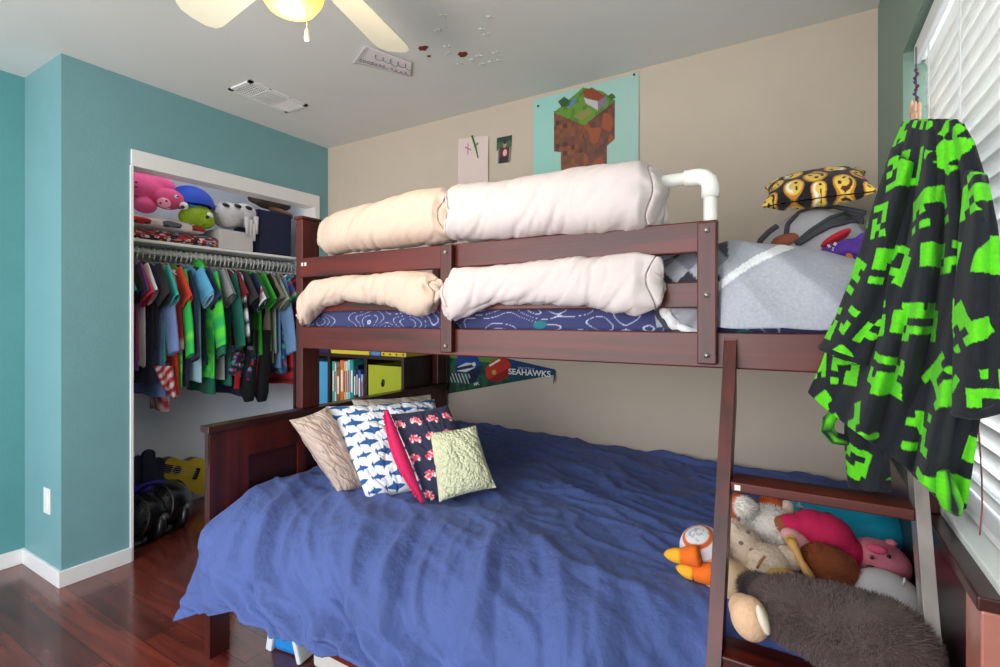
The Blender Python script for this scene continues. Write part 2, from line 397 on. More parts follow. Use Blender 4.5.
# guard boards
MB().box((1.079, -1.056, 1.40), (2.716, -1.036, 1.482)).build('guard_board', WX, bed, bevel=.004)
MB().box((1.079, -1.056, 1.256), (2.716, -1.036, 1.325)).build('guard_board', WX, bed, bevel=.004)
M_BOLT = mat('bolt_steel', (200, 195, 185), .35, metal=.9)
def bolt(p, par, r=.007):
    b = MB(); R = Matrix.Rotation(pi/2, 4, 'X'); b.lathe([(0, .006), (r*.45, .006), (r*.5, .0045), (r, .004), (r, 0), (0, 0)], p, 16, R); b.build('bolt', M_BOLT, par)
for (x0, x1, zt, zb) in ((1.845, 1.893, 1.478, 1.112), (2.670, 2.717, 1.474, 1.112)):
    b = MB(); b.box((x0, -1.08, zb), (x1, -1.058, zt)); st = b.build('guard_upright', WZ, bed, bevel=.004)
    for z in (1.452, 1.288, 1.135): bolt(((x0+x1)/2, -1.081, z), st)
b = MB()
for x in (1.098, 1.118): b.cbox((x, -1.0565, 1.455), (.012, .001, .014))
b.build('sticker', mat('sticker_white', (225, 215, 205), .6), bed)
# ladder
lad = sub_empty('ladder', bed)
def yl(z): return -1.062-.45*(1.174-z)
def stile(x0, x1, m, dep=.04):
    b = MB(); zt = 1.178
    p = [(yl(zt), zt), (yl(0), 0), (yl(0)+dep*1.1, 0), (yl(zt)+.0+dep*1.1, zt)]
    p = [(yl(zt), zt), (yl(0), 0), (yl(0)+dep, 0), (-1.062, 1.02), (-1.062, zt)]
    b.prism(p, lambda y, z, d: Vector((x0+d, y, z)), x1-x0); return b.build('stile', m, lad, bevel=.003)
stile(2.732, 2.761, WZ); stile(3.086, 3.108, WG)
for z in (.862, .55, .24):
    y = yl(z)
    st = MB().box((2.761, y, z-.022), (3.086, y+.08, z)).build('step', WX, lad, bevel=.003)
    if z > .8: MB().cbox((2.776, y-.0006, z-.011), (.012, .001, .012)).build('tag', mat('tagwhite', (235, 230, 220), .6), st)

# ================================================================== LOWER MATTRESS + DUVET
o = thing('lower_mattress', 'wide mattress of the lower bunk, hidden under the blue duvet', 'mattress', (2.08, -.72, .276))
MB().box((1.09, -1.25, .276), (3.09, -.065, .52)).build('mattress_body', mat('mattress_white', (225, 225, 220), .8), o, bevel=.04)
hemz = [(0, .165), (.05, .21), (.15, .285), (.3, .315), (.45, .335), (.6, .335), (.8, .35), (1, .36)]
path = [(0, 0), (1.2, 0), (1.32, .1)]
def tuck(x): return sstep(2.5, 2.72, x)
def duvet(u, v):
    # v: 0 at wall, .7 edge, 1 hem
    hang = sstep(.62, .95, v)
    xl = 1.088-.075*sstep(.78, 1, v)
    x = lerp(xl, 3.098, u)
    hz = interp(hemz, u)
    if v < .62:
        t = v/.62; y = lerp(-.012, -1.15, t); z = .603-.04*u*(1-t)-.03*t-.012*math.sin(pi*t)
    elif v < .80:
        t = (v-.62)/.18; a = t*pi/2; y = -1.15-(.305-.14*tuck(x))*math.sin(a)**1.0; z = .573-.15*(1-math.cos(a))
    else:
        t = (v-.8)/.2; y = -1.455+.14*tuck(x)-.045*math.sin(t*pi/2)-.03*sstep(.2, .9, u)*t; z = lerp(.423, hz, t)
    s = v*1.9
    X = x*1.0
    # diagonal folds
    w = (X*.84-s*.62); q = (X*.62+s*.84)
    n1 = N(w*5.2+.6*N(q*1.5, w*2), q*1.2, 1.7)
    n2 = N(w*12+1.2*N(q*3, w*3, 4), q*2.6, 4.1)
    n3 = N(w*26+2*N(q*5, w*5, 4), q*7, 9.1)
    fold = (1-min(1, abs(n1)*3.4))*.040+n1*.02+(1-min(1, abs(n2)*3.2))*.015+n3*.006
    # top: calmer and more random
    wt = (X*.35+y*.93); qt = (X*.93-y*.35)
    m1 = N(qt*2.0, wt*6+1.0*N(qt*2, wt*2), 3.3); m2 = N(qt*6+N(wt*4, qt*3), wt*14, 8.8); m3 = N(X*30, y*30, 2)
    top = (1-min(1, abs(m1)*3))*.020+(1-min(1, abs(m2)*3))*.009+m3*.0022+N(X*17, y*11, 6)*.004
    e = lerp(top, fold, sstep(.55, .8, v))
    edge = clamp(u/.02) if v < .78 else 1
    e *= edge*(1-.6*tuck(x)*sstep(.5, .7, v))
    ny = -math.sin(sstep(.62, .82, v)*pi/2); nz = math.cos(sstep(.62, .82, v)*pi/2)
    y += ny*e; z += nz*e
    if v > .8: y -= .018*math.sin(u*37+N(u*9)*5)*((v-.8)/.2)*(.3+.7*u)
    if v < .1: y = min(y, -.006)
    z += .012*max(0, N(X*2.1, y*2.1, 5))
    return Vector((min(x, 3.1), y, z))
b = MB(); b.grid(duvet, 340, 300, flip=True)
M_DUV = mat('blue_cotton', (74, 93, 154), .8, bump=.5, bscale=38, bdist=.012, var=.06, vscale=8, sheen=.05)
dv = b.build('duvet', M_DUV, solid=.006); tag(dv, 'rumpled blue cotton duvet spread over the lower bunk and hanging off its front', 'duvet')

# ================================================================== UPPER MATTRESS + BEDDING
def p_mat(u, v):
    x, y = u*34, v*5.2
    # white stepped outlines on navy
    a = abs(N(x*.55, y*.55, 2.2)*7 % 2-1)
    col = lin((58, 62, 110))
    if a < .085: col = lin((190, 195, 225))
    if N(x*.6, y*.6, 9) > .55: col = lin((30, 120, 130))
    return col
o = thing('upper_mattress', 'upper bunk mattress in a navy sheet with fine white line drawings', 'mattress', (2.08, -.54, 1.13))
b = MB()
b.grid(lambda u, v: Vector((lerp(1.082, 3.055, u), -1.026, lerp(1.135, 1.30, v))), 700, 60, p_mat)
b.grid(lambda u, v: Vector((lerp(1.082, 3.055, u), lerp(-1.026, -.07, v), 1.30)), 300, 40, lambda u, v: p_mat(u, v*6))
b.m = 0; b.box((1.082, -1.024, 1.132), (3.055, -.07, 1.298)); 
for i in range(len(b.c)-8, len(b.c)): b.c[i] = lin((58, 62, 110))
b.build('sheet', VC, o)

def bolster(name, st, mats, parent=None, wr=.012, sd=0, ends=(1, 1), nx=150, nr=64, sq=2.6, diag=.6, creases=1):
    # st: list of (x, y, z, ry, rz) stations
    xs = [s[0] for s in st]; x0, x1 = xs[0], xs[-1]
    tabs = [[(s[0], s[k]) for s in st] for k in range(1, 5)]
    def fn(u, v):
        x = lerp(x0, x1, v)
        y, z, ry, rz = [interp(t, x) for t in tabs]
        a = 2*pi*u; ca, sa = math.cos(a), math.sin(a)
        k = (abs(ca)**sq+abs(sa)**sq)**(-1/sq)
        s = x*1.0
        w = s*math.cos(diag)+z*0+a*.13*math.sin(diag); 
        arc = a*max(ry, rz); wd = s*.8+arc*.6; td = -s*.6+arc*.8; wv = .35*N(s*6, arc*6, sd)
        q1 = N(wd*7+sd+wv, td*2.2, sd); q2_ = N(wd*15+sd+2*wv, td*4, sd+3); q3 = N(wd*34+sd+3*wv, td*8, sd+6)
        n = q1*wr*1.0-(1-min(1, abs(q2_)*4.5))*wr*.62+q2_*wr*.3-(1-min(1, abs(q3)*4))*wr*.28
        e = sstep(0, .06, min(v, 1-v)/1.0)
        n *= .7+.6*(1-e)
        r = 1+n/max(ry, rz)*creases
        return Vector((x+.012*math.sin(a*3+sd)*(1-e), y+ry*k*ca*r, z+rz*k*sa*r))
    b = MB(); b.grid(fn, nr, nx, closeu=True, flip=True)
    n0 = len(b.v)
    for base, sg in ((0, -1), (n0-nr, 1)):
        cc = sum((b.v[base+i] for i in range(nr)), Vector())/nr; prev = [base+i for i in range(nr)]
        for q, dx in ((.96, .008), (.84, .016), (.55, .023), (.2, .025)):
            cur = []
            for i in range(nr):
                p = cc.lerp(b.v[base+i], q)+Vector((sg*dx+.006*N(i*.7, q*4, sd)*1, 0, 0)); cur.append(len(b.v)); b.v.append(p); b.c.append((1, 1, 1))
            for i in range(nr):
                f = [prev[i], prev[(i+1) % nr], cur[(i+1) % nr], cur[i]]; b.f.append(f if sg > 0 else f[::-1]); b.mi.append(0)
            prev = cur
        f = list(prev); b.f.append(f if sg > 0 else f[::-1]); b.mi.append(0)
    return b.build(name, mats, parent)
M_CASE1 = mat('cream_satin', (216, 192, 174), .5, bump=.2, bscale=22, bdist=.006, sheen=.1)
M_CASE2 = mat('white_cotton', (216, 203, 201), .6, bump=.2, bscale=22, bdist=.006, sheen=.1)
z0 = 1.575
tag(bolster('bolster_pillow', [(1.205, -1.01, 1.555, .045, .055), (1.225, -1.01, 1.568, .07, .078), (1.32, -1.02, 1.575, .088, .083), (1.5, -1.02, 1.582, .095, .088), (1.7, -1.02, 1.59, .10, .094), (1.84, -1.02, 1.592, .10, .098), (1.862, -1.02, 1.585, .085, .085)], M_CASE1, sd=1.3),
    'long cream bolster pillow lying on the top guard rail at the headboard end', 'pillow', 'long pillows padding the upper bunk guard rail')
tag(bolster('bolster_pillow', [(1.885, -1.02, 1.58, .088, .092), (1.91, -1.02, 1.588, .095, .098), (2.1, -1.02, 1.58, .10, .095), (2.3, -1.02, 1.576, .105, .098), (2.47, -1.02, 1.57, .108, .102), (2.53, -1.015, 1.565, .104, .10), (2.55, -1.01, 1.56, .09, .092)], M_CASE2, sd=5.3),
    'long white bolster pillow lying on the top guard rail beside the pipe end', 'pillow', 'long pillows padding the upper bunk guard rail')
tag(bolster('bolster_pillow', [(1.13, -1.075, 1.235, .03, .04), (1.155, -1.08, 1.27, .045, .068), (1.23, -1.08, 1.325, .05, .06), (1.4, -1.08, 1.345, .05, .052), (1.6, -1.08, 1.335, .055, .060), (1.75, -1.08, 1.315, .055, .08), (1.81, -1.08, 1.318, .05, .072), (1.832, -1.08, 1.33, .035, .05)], M_CASE1, sd=9.1, wr=.016),
    'crumpled cream pillowcase roll draped over the lower guard rail at the headboard end', 'pillow', 'long pillows padding the upper bunk guard rail')
tag(bolster('bolster_pillow', [(1.885, -1.085, 1.30, .02, .075), (1.92, -1.095, 1.305, .045, .095), (2.05, -1.085, 1.335, .05, .068), (2.25, -1.08, 1.335, .05, .065), (2.4, -1.08, 1.33, .05, .07), (2.52, -1.08, 1.32, .048, .085), (2.56, -1.08, 1.32, .03, .07)], M_CASE2, sd=14.7, wr=.016),
    'crumpled white pillowcase roll draped over the lower guard rail nearer the ladder', 'pillow', 'long pillows padding the upper bunk guard rail')
# corner tuft of pale pillowcase showing behind
tag(bolster('pillow', [(2.40, -.9, 1.44, .05, .05), (2.45, -.9, 1.45, .07, .07), (2.52, -.9, 1.45, .08, .075), (2.58, -.9, 1.445, .05, .05)], mat('pale_blue_white', (215, 220, 235), .7), sd=3),
    'pale bluish white pillow corner behind the right end of the top bolster', 'pillow')
# pvc
o = thing('pvc_pipe_rail', 'white plastic pipe with rounded elbow standing behind the guard rail', 'pipe', (2.69, -.995, 1.31))
b = MB(); b.tube([(2.69, -.995, 1.305), (2.69, -.995, 1.58)], .0175, 20); b.build('upright_pipe', M_PVC, o)
b = MB(); b.tube([(2.50, -.995, 1.612), (2.66, -.995, 1.612)], .0175, 20); b.build('cross_pipe', M_PVC, o)
b = MB(); pts = [(2.625, -.995, 1.612), (2.66, -.995, 1.612), (2.674, -.995, 1.609), (2.686, -.995, 1.597), (2.69, -.995, 1.582), (2.69, -.995, 1.553)]
b.tube(pts, .0225, 24); b.build('elbow', M_PVC, o)

# grey fleece blanket lump
outl = [(640, 262), (655, 245), (690, 240), (722, 240), (790, 247), (835, 258), (858, 280)]
def lump(u, v):
    # u along x; v from back top to front bottom
    x = lerp(2.50, 3.108, u)
    top = interp([(2.50, 1.42), (2.62, 1.445), (2.72, 1.452), (2.86, 1.44), (2.95, 1.41), (3.02, 1.375), (3.07, 1.34), (3.108, 1.29)], x)
    a = lerp(pi*.98, 0.0, v)
    yc = -.74; ry = .32*(1-.25*abs(u*2-1)**3)
    rz = (top-1.20)
    ca, sa = math.cos(a), math.sin(a)
    k = (abs(ca)**2.6+abs(sa)**2.6)**(-1/2.6)
    y = yc+ry*k*(-math.cos(a))*-1*-1 if False else yc-ry*k*math.cos(a)
    z = 1.20+rz*k*max(sa, 0)
    n = (1-2*abs(N(x*6+z*5, y*3, 1.1)))*.014+N(x*14, z*14, y*9)*.005
    y = y-n*.8
    if x < 2.725: y = max(y, -1.03)
    return Vector((x, y, z+n*.5))
def lump2(u, v): return lump(u, 1-v)
def p_lump(u, v):
    p = lump2(u, v); d = p-Vector(CAM); fw = d.x*-math.sin(YAW)+d.y*math.cos(YAW); r = d.x*math.cos(YAW)+d.y*math.sin(YAW)
    px, py = 500+F*r/fw, V0-F*d.z/fw
    base = lin((176, 178, 190)); 
    if px < 732+ (260-py)*.6:
        i, j = (px+py*1.1)/26, (px-py*1.1)/26
        k = int(math.floor(i))+2*int(math.floor(j))
        if k % 3 == 0: base = lin((52, 54, 66))
        elif k % 3 == 1: base = lin((130, 132, 144))
        if px > 728 or py > 285: base = lin((165, 167, 178))
    # white band from (715,296) to (790,246)
    t = (px-712)/78
    if -.1 < t < 1.1:
        ly = 292-46*t-5*math.sin(t*pi)
        if abs(py-ly) < 4.5: base = lin((240, 242, 245))
    return base
b = MB(); b.grid(lump2, 180, 140, p_lump)
o = b.build('fleece_blanket', VCF, solid=.006); tag(o, 'bulging light grey fleece blanket with dark diamonds and a white stripe on upper bunk', 'blanket')
# white-edged blanket bit hanging through rails near the stile
def fold(u, v):
    px = lerp(662, 712, v); py = 310+22*sstep(0, 1, v)**.6+lerp(-7, 7, u)
    p = atY(px, py, -1.032); return p
def poly_(tab, t):
    L = [0]
    for a, c in zip(tab, tab[1:]): L.append(L[-1]+math.hypot(c[0]-a[0], c[1]-a[1]))
    d = t*L[-1]
    for i in range(len(tab)-1):
        if d <= L[i+1] or i == len(tab)-2:
            s = (d-L[i])/(L[i+1]-L[i]); a, c = tab[i], tab[i+1]; return (lerp(a[0], c[0], s), lerp(a[1], c[1], s))
def swath(name, pts, w, m, parent=None, thick=.01, wave=.004, n=40):
    # ribbon of cloth along a 3D path, w = half width vector list
    P = [Vector(p) for p in pts]
    def fn(u, v):
        t = v*(len(P)-1); i = min(int(t), len(P)-2); p = P[i].lerp(P[i+1], t-i)
        ww = w[i].lerp(w[i+1], t-i) if isinstance(w, list) else w
        return p+ww*(2*u-1)+Vector((0, -1, 0))*(wave*math.sin(v*17+u*3)+.008*math.sin(pi*u))
    b = MB(); b.grid(fn, 12, n); return b.build(name, m, parent, solid=thick)
bb = thing('throw_blanket', 'white and grey edged blanket pushed down behind the rail beside the ladder upright', 'blanket', tuple(atY(690, 333, -1.03)))
M_GREYF = mat('grey_fleece', (150, 150, 156), .95, bump=.5, bscale=200, bdist=.003)
M_DKF = mat('charcoal_piping', (66, 68, 74), .9)
M_WF = mat('white_fleece', (232, 230, 232), .9, bump=.4, bscale=200, bdist=.003)
pp = [atY(664, 308, -1.032), atY(668, 318, -1.033), atY(676, 326, -1.034), atY(688, 331, -1.034), atY(705, 334, -1.032)]
swath('white_edge', pp, Vector((.011, 0, .006)), M_WF, bb, .008)
swath('dark_edge', [p+Vector((-.018, .004, -.006)) for p in pp], Vector((.006, 0, .004)), M_DKF, bb, .006)
swath('grey_field', [p+Vector((.045, .004, .012)) for p in pp[:4]]+[pp[4]+Vector((.01, .006, .01))], Vector((.03, 0, .012)), M_GREYF, bb, .006)

# folded grey blanket stack at the foot of the upper bunk
fbk = thing('folded_blanket', 'loosely folded light grey blanket with dark piping under the smiley cushion', 'blanket', (2.93, -.42, 1.31))
M_LGF = mat('light_grey_fleece', (176, 176, 184), .95, bump=.5, bscale=160, bdist=.003, var=.05)
EC, ER = Vector((2.935, -.42, 1.40)), Vector((.165, .20, .20))
def onell(px, py, off=.004):
    r = ray(px, py); o_ = Vector(CAM)-EC
    O = Vector([o_[k]/ER[k] for k in range(3)]); D = Vector([r[k]/ER[k] for k in range(3)])
    A, B, Cc = D.dot(D), 2*O.dot(D), O.dot(O)-1; disc = B*B-4*A*Cc
    t = (-B-math.sqrt(disc))/(2*A) if disc > 0 else -B/(2*A)
    return Vector(CAM)+r*t-r.normalized()*off
b = MB(); b.ell(EC, ER, None, 64, 40, .05, 6); fm_ = b.build('fold', M_LGF, fbk)
for crv in (((785.6, 238), (787.5, 224), (798.7, 213), (811.8, 208.4), (834, 206.5), (866, 213)), ((795, 244), (811.8, 230), (830.6, 217.8), (847.5, 213), (864, 216))):
    P_ = [poly_(crv, k/30) for k in range(31)]
    b = MB(); b.tube([onell(*p) for p in P_], .0075, 8); b.build('piping', M_DKF, fm_)
lo, up_ = ((800, 245), (816, 235), (832, 227), (851, 223), (864, 224)), ((797, 244), (813, 231), (832, 219), (848, 215), (864, 218))
b = MB(); b.grid(lambda u, v: onell(*[lerp(poly_(lo, u)[k], poly_(up_, u)[k], v) for k in (0, 1)], .012), 30, 6); b.build('dark_fold', M_DKF, fm_, solid=.008)
b = MB(); b.tube([atY(758, 246, -.6), atY(761, 240, -.6), atY(768.7, 232, -.6), atY(777, 226, -.59)], .009, 10); b.build('loop', M_DKF, fbk)

def pillow(name, c, w, h, t, M, m, paint=None, parent=None, nu=90, nv=90, pinch=.12, wr=.006, sd=0, label=None, cat='pillow', group=None, edge=None, sag=0):
    """soft cushion: local x width, local y height, local z thickness"""
    c = Vector(c)
    def S(sgn):
        def fn(u, v):
            a, d = 2*u-1, 2*v-1
            prof = ((1-abs(a)**2.6)*(1-abs(d)**2.6))**.55
            inx = 1-pinch*(1-abs(d)**2)*abs(a)**3; iny = 1-pinch*(1-abs(a)**2)*abs(d)**3
            n = (1-2*abs(N(a*2.2+sd, d*2.2+a, sgn+sd)))*wr*(.5+prof)+N(a*6, d*6, sd)*wr*.4
            cr = -wr*1.2*max(0, N(a*5+sd, d*5, 3))*(1-prof)
            p = Vector((a*w/2*inx, d*h/2*iny, sgn*(prof*t/2+.002)+(n if 1 else 0)*sstep(0, .3, prof)+cr-sag*(d*d)*0))
            return c+(M @ p)
        return fn
    b = MB(); b.grid(S(1), nu, nv, paint); b.grid(S(-1), nu, nv, (paint if edge is None else (lambda u, v: edge)), flip=True)
    o = b.build(name, m, parent)
    if label: tag(o, label, cat, group)
    return o
def basis(right, up):
    r = Vector(right).normalized(); u = Vector(up); u = (u-r*u.dot(r)).normalized(); n = r.cross(u)
    return Matrix((r, u, n)).transposed()
# smiley cushion
circ = [(.11, .42, .10, 1), (.30, .62, .10, 2), (.50, .34, .11, 3), (.70, .62, .11, 4), (.91, .38, .10, 5), (.30, .16, .10, 6), (.52, .86, .10, 7), (.08, .86, .10, 8), (.74, .12, .10, 9), (.92, .82, .09, 2), (.06, .05, .09, 3), (.52, .06, .07, 6), (.30, .95, .07, 4), (.74, .97, .08, 1), (.97, .04, .08, 3)]
def p_smile(u, v):
    col = lin((20, 18, 24))
    for (cx, cy, r, k) in circ:
        dx, dy = (u-cx), (v-cy)*.62
        a = k*1.3; X = (dx*math.cos(a)-dy*math.sin(a))/r; Y = (dx*math.sin(a)+dy*math.cos(a))/r
        q = X*X+Y*Y
        if q < 1:
            col = lin((240, 205, 90)) if q < .7 else lin((205, 135, 45))
            if (X+.35)**2+(Y-.25)**2 < .03 or ((X-.35)**2*.5+(Y-.25)**2*3 < .03): col = lin((60, 30, 20))
            if Y < -.1 and .2 < q < .5: col = lin((90, 35, 25)) if k % 2 else lin((250, 250, 245))
            if k == 5 and X > .2 and Y < -.2: col = lin((235, 60, 130))
            if k in (2, 4) and abs(X-.8) < .18 and abs(Y) < .2: col = lin((120, 200, 230))
    return col
pillow('smiley_cushion', tuple(atY(815, 189, -.44)), .31, .30, .10, basis((1, 0, .04), (0, .90, .42)), VC, p_smile, nu=150, nv=150,
       label='black cushion printed with yellow smiley faces lying on the folded grey blanket', cat='cushion', wr=.004)
# purple cloth with white marks
def cloth_lump(name, c, r, M, m, parent=None, jit=.25, fr=9, label=None, cat=None, seg=48):
    b = MB(); b.ell(c, r, M, seg, seg//2, jit, fr); o = b.build(name, m, parent)
    if label: tag(o, label, cat)
    return o
M_PURP = mat('purple_cloth', (84, 44, 150), .75, bump=.2, bscale=40)
pc = atY(852, 243, -.72)
o = thing('purple_shirt', 'purple shirt with small white marks wedged between grey blanket and robe', 'shirt', tuple(pc+Vector((0, 0, -.06))))
def purp(u, v):
    p = atY(lerp(822, 900, u), lerp(0, 1, v)*1.0, -.7)
    px = lerp(822, 905, u); py = lerp(252-30*u*1.15, 262+28*u, v)
    q = atY(px, py, -.74-.03*math.sin(pi*v)+.02*N(u*5, v*5)); return q
b = MB(); b.grid(purp, 30, 20); po = b.build('shirt_body', M_PURP, o, solid=.02)
b = MB()
for k, (px, py) in enumerate(((829, 246), (833, 249), (838, 253), (842, 256), (835, 244), (845, 259))):
    p = atY(px, py, -.775); a = .6+k
    b.cbox(p, (.010, .002, .003), Matrix.Rotation(a, 4, 'Y')); b.cbox(p, (.003, .002, .009), Matrix.Rotation(a*.3, 4, 'Y'))
b.build('white_print', mat('whiteprint', (235, 230, 240), .7), po)
cloth_lump('red_cloth', atY(836, 238, -.62), (.045, .05, .014), Matrix.Rotation(-.55, 3, 'Y'), mat('redcloth', (200, 30, 50), .8), label='bunched red cloth peeking out above the purple shirt', cat='cloth')
cloth_lump('orange_plush', atY(848, 262, -.75), (.022, .04, .03), None, mat('orange_plush', (215, 130, 30), .95, bump=.6, bscale=150), label='small orange plush tucked under the purple shirt', cat='plush toy')
cloth_lump('brown_cloth', atY(790, 243, -.55), (.055, .05, .03), None, mat('brown_cloth', (150, 84, 60), .9, bump=.4), label='brown and rust cloth under the folded grey blanket', cat='cloth')

# ================================================================== LOWER BED PILLOWS
# beige satin pillow leaning on headboard
Y0 = Vector
shark = [(-.5, .05), (-.42, .2), (-.38, .05), (-.2, .12), (-.08, .15), (-.02, .34), (.08, .15), (.3, .1), (.5, 0), (.3, -.1), (.12, -.14), (.02, -.28), (-.02, -.14), (-.25, -.06), (-.38, -.03), (-.42, -.2)]
def p_shark(u, v):
    X, Y = u*4.8, v*8.8
    for dj in (0,):
        j = math.floor(Y); fy = Y-j-.5
        X2 = X+(j % 2)*.5+.13*j; i = math.floor(X2); fx = X2-i-.5
        big = 1.0 if (i+j) % 2 else .72
        if inpoly(fx/big*1.0, fy/big*.62, shark):
            return lin((36, 88, 150))
    return lin((232, 236, 242))
def place_pillow_pts(tl, tr, bl, br):
    c = (tl+tr+bl+br)/4; r = ((tr-tl)+(br-bl)); u = ((tl-bl)+(tr-br)); return c, basis(r, u), ((tr-tl).length+(br-bl).length)/2, ((tl-bl).length+(tr-br).length)/2
# planar patches through photo corners, each leaning back toward the headboard
def lean_corners(pts, p0, nrm):
    out = []; n = Vector(nrm); p0 = Vector(p0)
    for px, py in pts:
        r = ray(px, py); t = n.dot(p0-Vector(CAM))/n.dot(r); out.append(Vector(CAM)+r*t)
    return out
def leaning(name, corners, p0, nrm, t, m, paint, parent=None, nu=90, nv=90, pinch=.05, wr=.006, sd=0, label=None, cat='pillow', edge=None):
    tl, tr, bl, br = lean_corners(corners, p0, nrm); n = Vector(nrm).normalized()
    if n.dot(Vector(CAM)-tl) < 0: n = -n
    W_ = (tr-tl).length; H_ = (tl-bl).length
    def S(sg):
        def fn(u, v):
            a, d = 2*u-1, 2*v-1; prof = ((1-abs(a)**2.6)*(1-abs(d)**2.6))**.55
            uu = .5+.5*a*(1-pinch*(1-d*d)*abs(a)**3); vv = .5+.5*d*(1-pinch*(1-a*a)*abs(d)**3)
            p = bl.lerp(br, uu).lerp(tl.lerp(tr, uu), vv)
            q = N(a*2.2*W_/.3+sd, d*2.2*H_/.3+a, sg+sd); q2 = N(a*5+d*2+sd, d*4, sd+5)
            k = q*wr*1.2-(1-min(1, abs(q)*5))*wr*.9-(1-min(1, abs(q2)*4))*wr*.5
            return p+n*(sg*(prof*t/2+.002)+sg*k*sstep(0, .3, prof)-t*.35)
        return fn
    b = MB(); b.grid(S(1), nu, nv, paint); b.grid(S(-1), nu, nv, (paint if edge is None else (lambda u, v: edge)), flip=True)
    o = b.build(name, m, parent)
    if label: tag(o, label, cat)
    return o
n1 = Vector((.80, -.42, .43))
leaning('shark_pillow', [(326, 401), (436, 394), (368, 497), (462, 482)], atZ(368, 497, .60), Vector((.60, -.50, .62)), .13, VC, p_shark, nu=240, nv=240, sd=4, wr=.006, pinch=.05,
        label='large white pillow printed with rows of blue sharks')
def p_cars(u, v):
    X, Y = u*3.6+.3, v*5.0+.2
    j = math.floor(Y); X2 = X+(j % 2)*.5; i = math.floor(X2); fx, fy = X2-i-.5, Y-j-.5
    a = (hsh(i, j)-.5)*1.2; x = fx*math.cos(a)-fy*math.sin(a); y = fx*math.sin(a)+fy*math.cos(a)
    col = lin((44, 46, 74))
    if (abs(x) < .34 and abs(y+.02) < .12) or (abs(x) < .18 and abs(y-.14) < .1): col = lin((230, 70, 100)) if N(x*9+i*3, y*9+j*5) < .12 else lin((245, 200, 205))
    if (abs(x)-.2)**2+(y+.16)**2 < .006: col = lin((250, 235, 235))
    return col
M_SATIN = mat('beige_satin', (196, 174, 162), .45, bump=.12, bscale=14, coat=.1)
leaning('satin_pillow', [(292, 417), (331, 403), (343, 493), (372, 489)], atZ(345, 492, .60), Vector((.80, -.30, .42)), .11, M_SATIN, None, wr=.009, sd=2.2, nu=120, nv=120,
        label='plain beige satin pillow squeezed between the panelled headboard and the shark pillow')
leaning('plain_pillow', [(352, 396), (432, 391), (380, 470), (450, 462)], atZ(380, 470, .62), Vector((.60, -.45, .64)), .09, mat('tan_cotton', (200, 186, 168), .8), None, sd=7,
        label='tan pillow peeking over the top of the shark print pillow')
o = leaning('car_print_cushion', [(391, 412), (449, 403), (428, 501), (488, 490)], atZ(428, 500, .605), Vector((.66, -.62, .42)), .09, VC, p_cars, nu=180, nv=180, sd=6, wr=.004, pinch=.04, edge=lin((214, 26, 92)),
        label='navy cushion with pink cars and a hot pink dotted edge', cat='cushion')
# pink edging
tl, tr, bl_, br = lean_corners([(390, 411), (453, 403), (427, 502), (487, 489)], atZ(428, 500, .605), Vector((.66, -.62, .42)))
b = MB(); off = Vector((-.012, -.008, 0))
b.tube([tl.lerp(bl_, k/30)+off+Vector((0, -.018*math.sin(pi*k/30), 0)) for k in range(31)], [.008+.016*math.sin(pi*clamp(k/30+.02)) for k in range(31)], 10)
for k in range(2, 29, 1):
    p = tl.lerp(bl_, k/30)+off+Vector((0, -.018*math.sin(pi*k/30), 0)); b.ell(p+Vector((-.004, -.012-.008*math.sin(pi*k/30), .004)), (.006,)*3, None, 8, 5)
b.build('pink_side', mat('hot_pink_minky', (214, 26, 92), .8), o)
M_CREAM = mat('cream_minky', (216, 218, 182), .95, bump=.9, bscale=110, bdist=.012, detail=1)
leaning('cream_cushion', [(427, 431), (476, 424), (439, 502), (497, 487)], atZ(442, 500, .61), Vector((.55, -.74, .38)), .085, M_CREAM, None, sd=8, wr=.004, pinch=.05,
        label='small cream bobbled cushion in front of the navy car cushion', cat='cushion')

# ================================================================== BACK WALL PICTURES
def flat_paint(name, pts4, nu, nv, paint, m, parent=None, bulge=0, thick=0):
    tl, tr, bl, br = [Vector(p) for p in pts4]
    def fn(u, v):
        p = bl.lerp(br, u).lerp(tl.lerp(tr, u), v); p.y -= bulge*(math.sin(pi*v)*.6+.4*math.sin(pi*u)*v); return p
    b = MB(); b.grid(fn, nu, nv, paint, flip=False); return b.build(name, m, parent, solid=thick)
x0, x1 = 1.652, 2.225; zt, zb = 2.42, 1.60
def U(px): return (px-534)/(640-534)
pst = []
def q2(px, py):      # photo -> poster (u,v)
    p = atY(px, py, -.006); return ((p.x-x0)/(x1-x0), (p.z-zb)/(zt-zb))
PL = lambda *a: [q2(*p) for p in a]
body1 = PL((554, 110), (584, 123), (584, 205), (561, 205), (561, 152), (554, 151))
body2 = PL((584, 123), (615, 99), (615, 139), (607, 146), (607, 190), (584, 205))
grass = PL((554, 112), (583, 87), (603, 91), (615, 101), (584, 125))
roof = PL((582, 91), (592, 87), (606, 96), (598, 101), (586, 98)); hs1 = PL((584, 97), (598, 101), (598, 110), (586, 103)); hs2 = PL((598, 101), (606, 96), (606, 104), (598, 110))
pond = PL((567, 106), (575, 97), (577, 99), (570, 107)); tree1 = PL((558, 101), (564, 96), (570, 100), (569, 105), (562, 107)); tree2 = PL((607, 96), (612, 93), (616, 97), (611, 101)); farm = PL((573, 116), (588, 108), (593, 112), (581, 120))
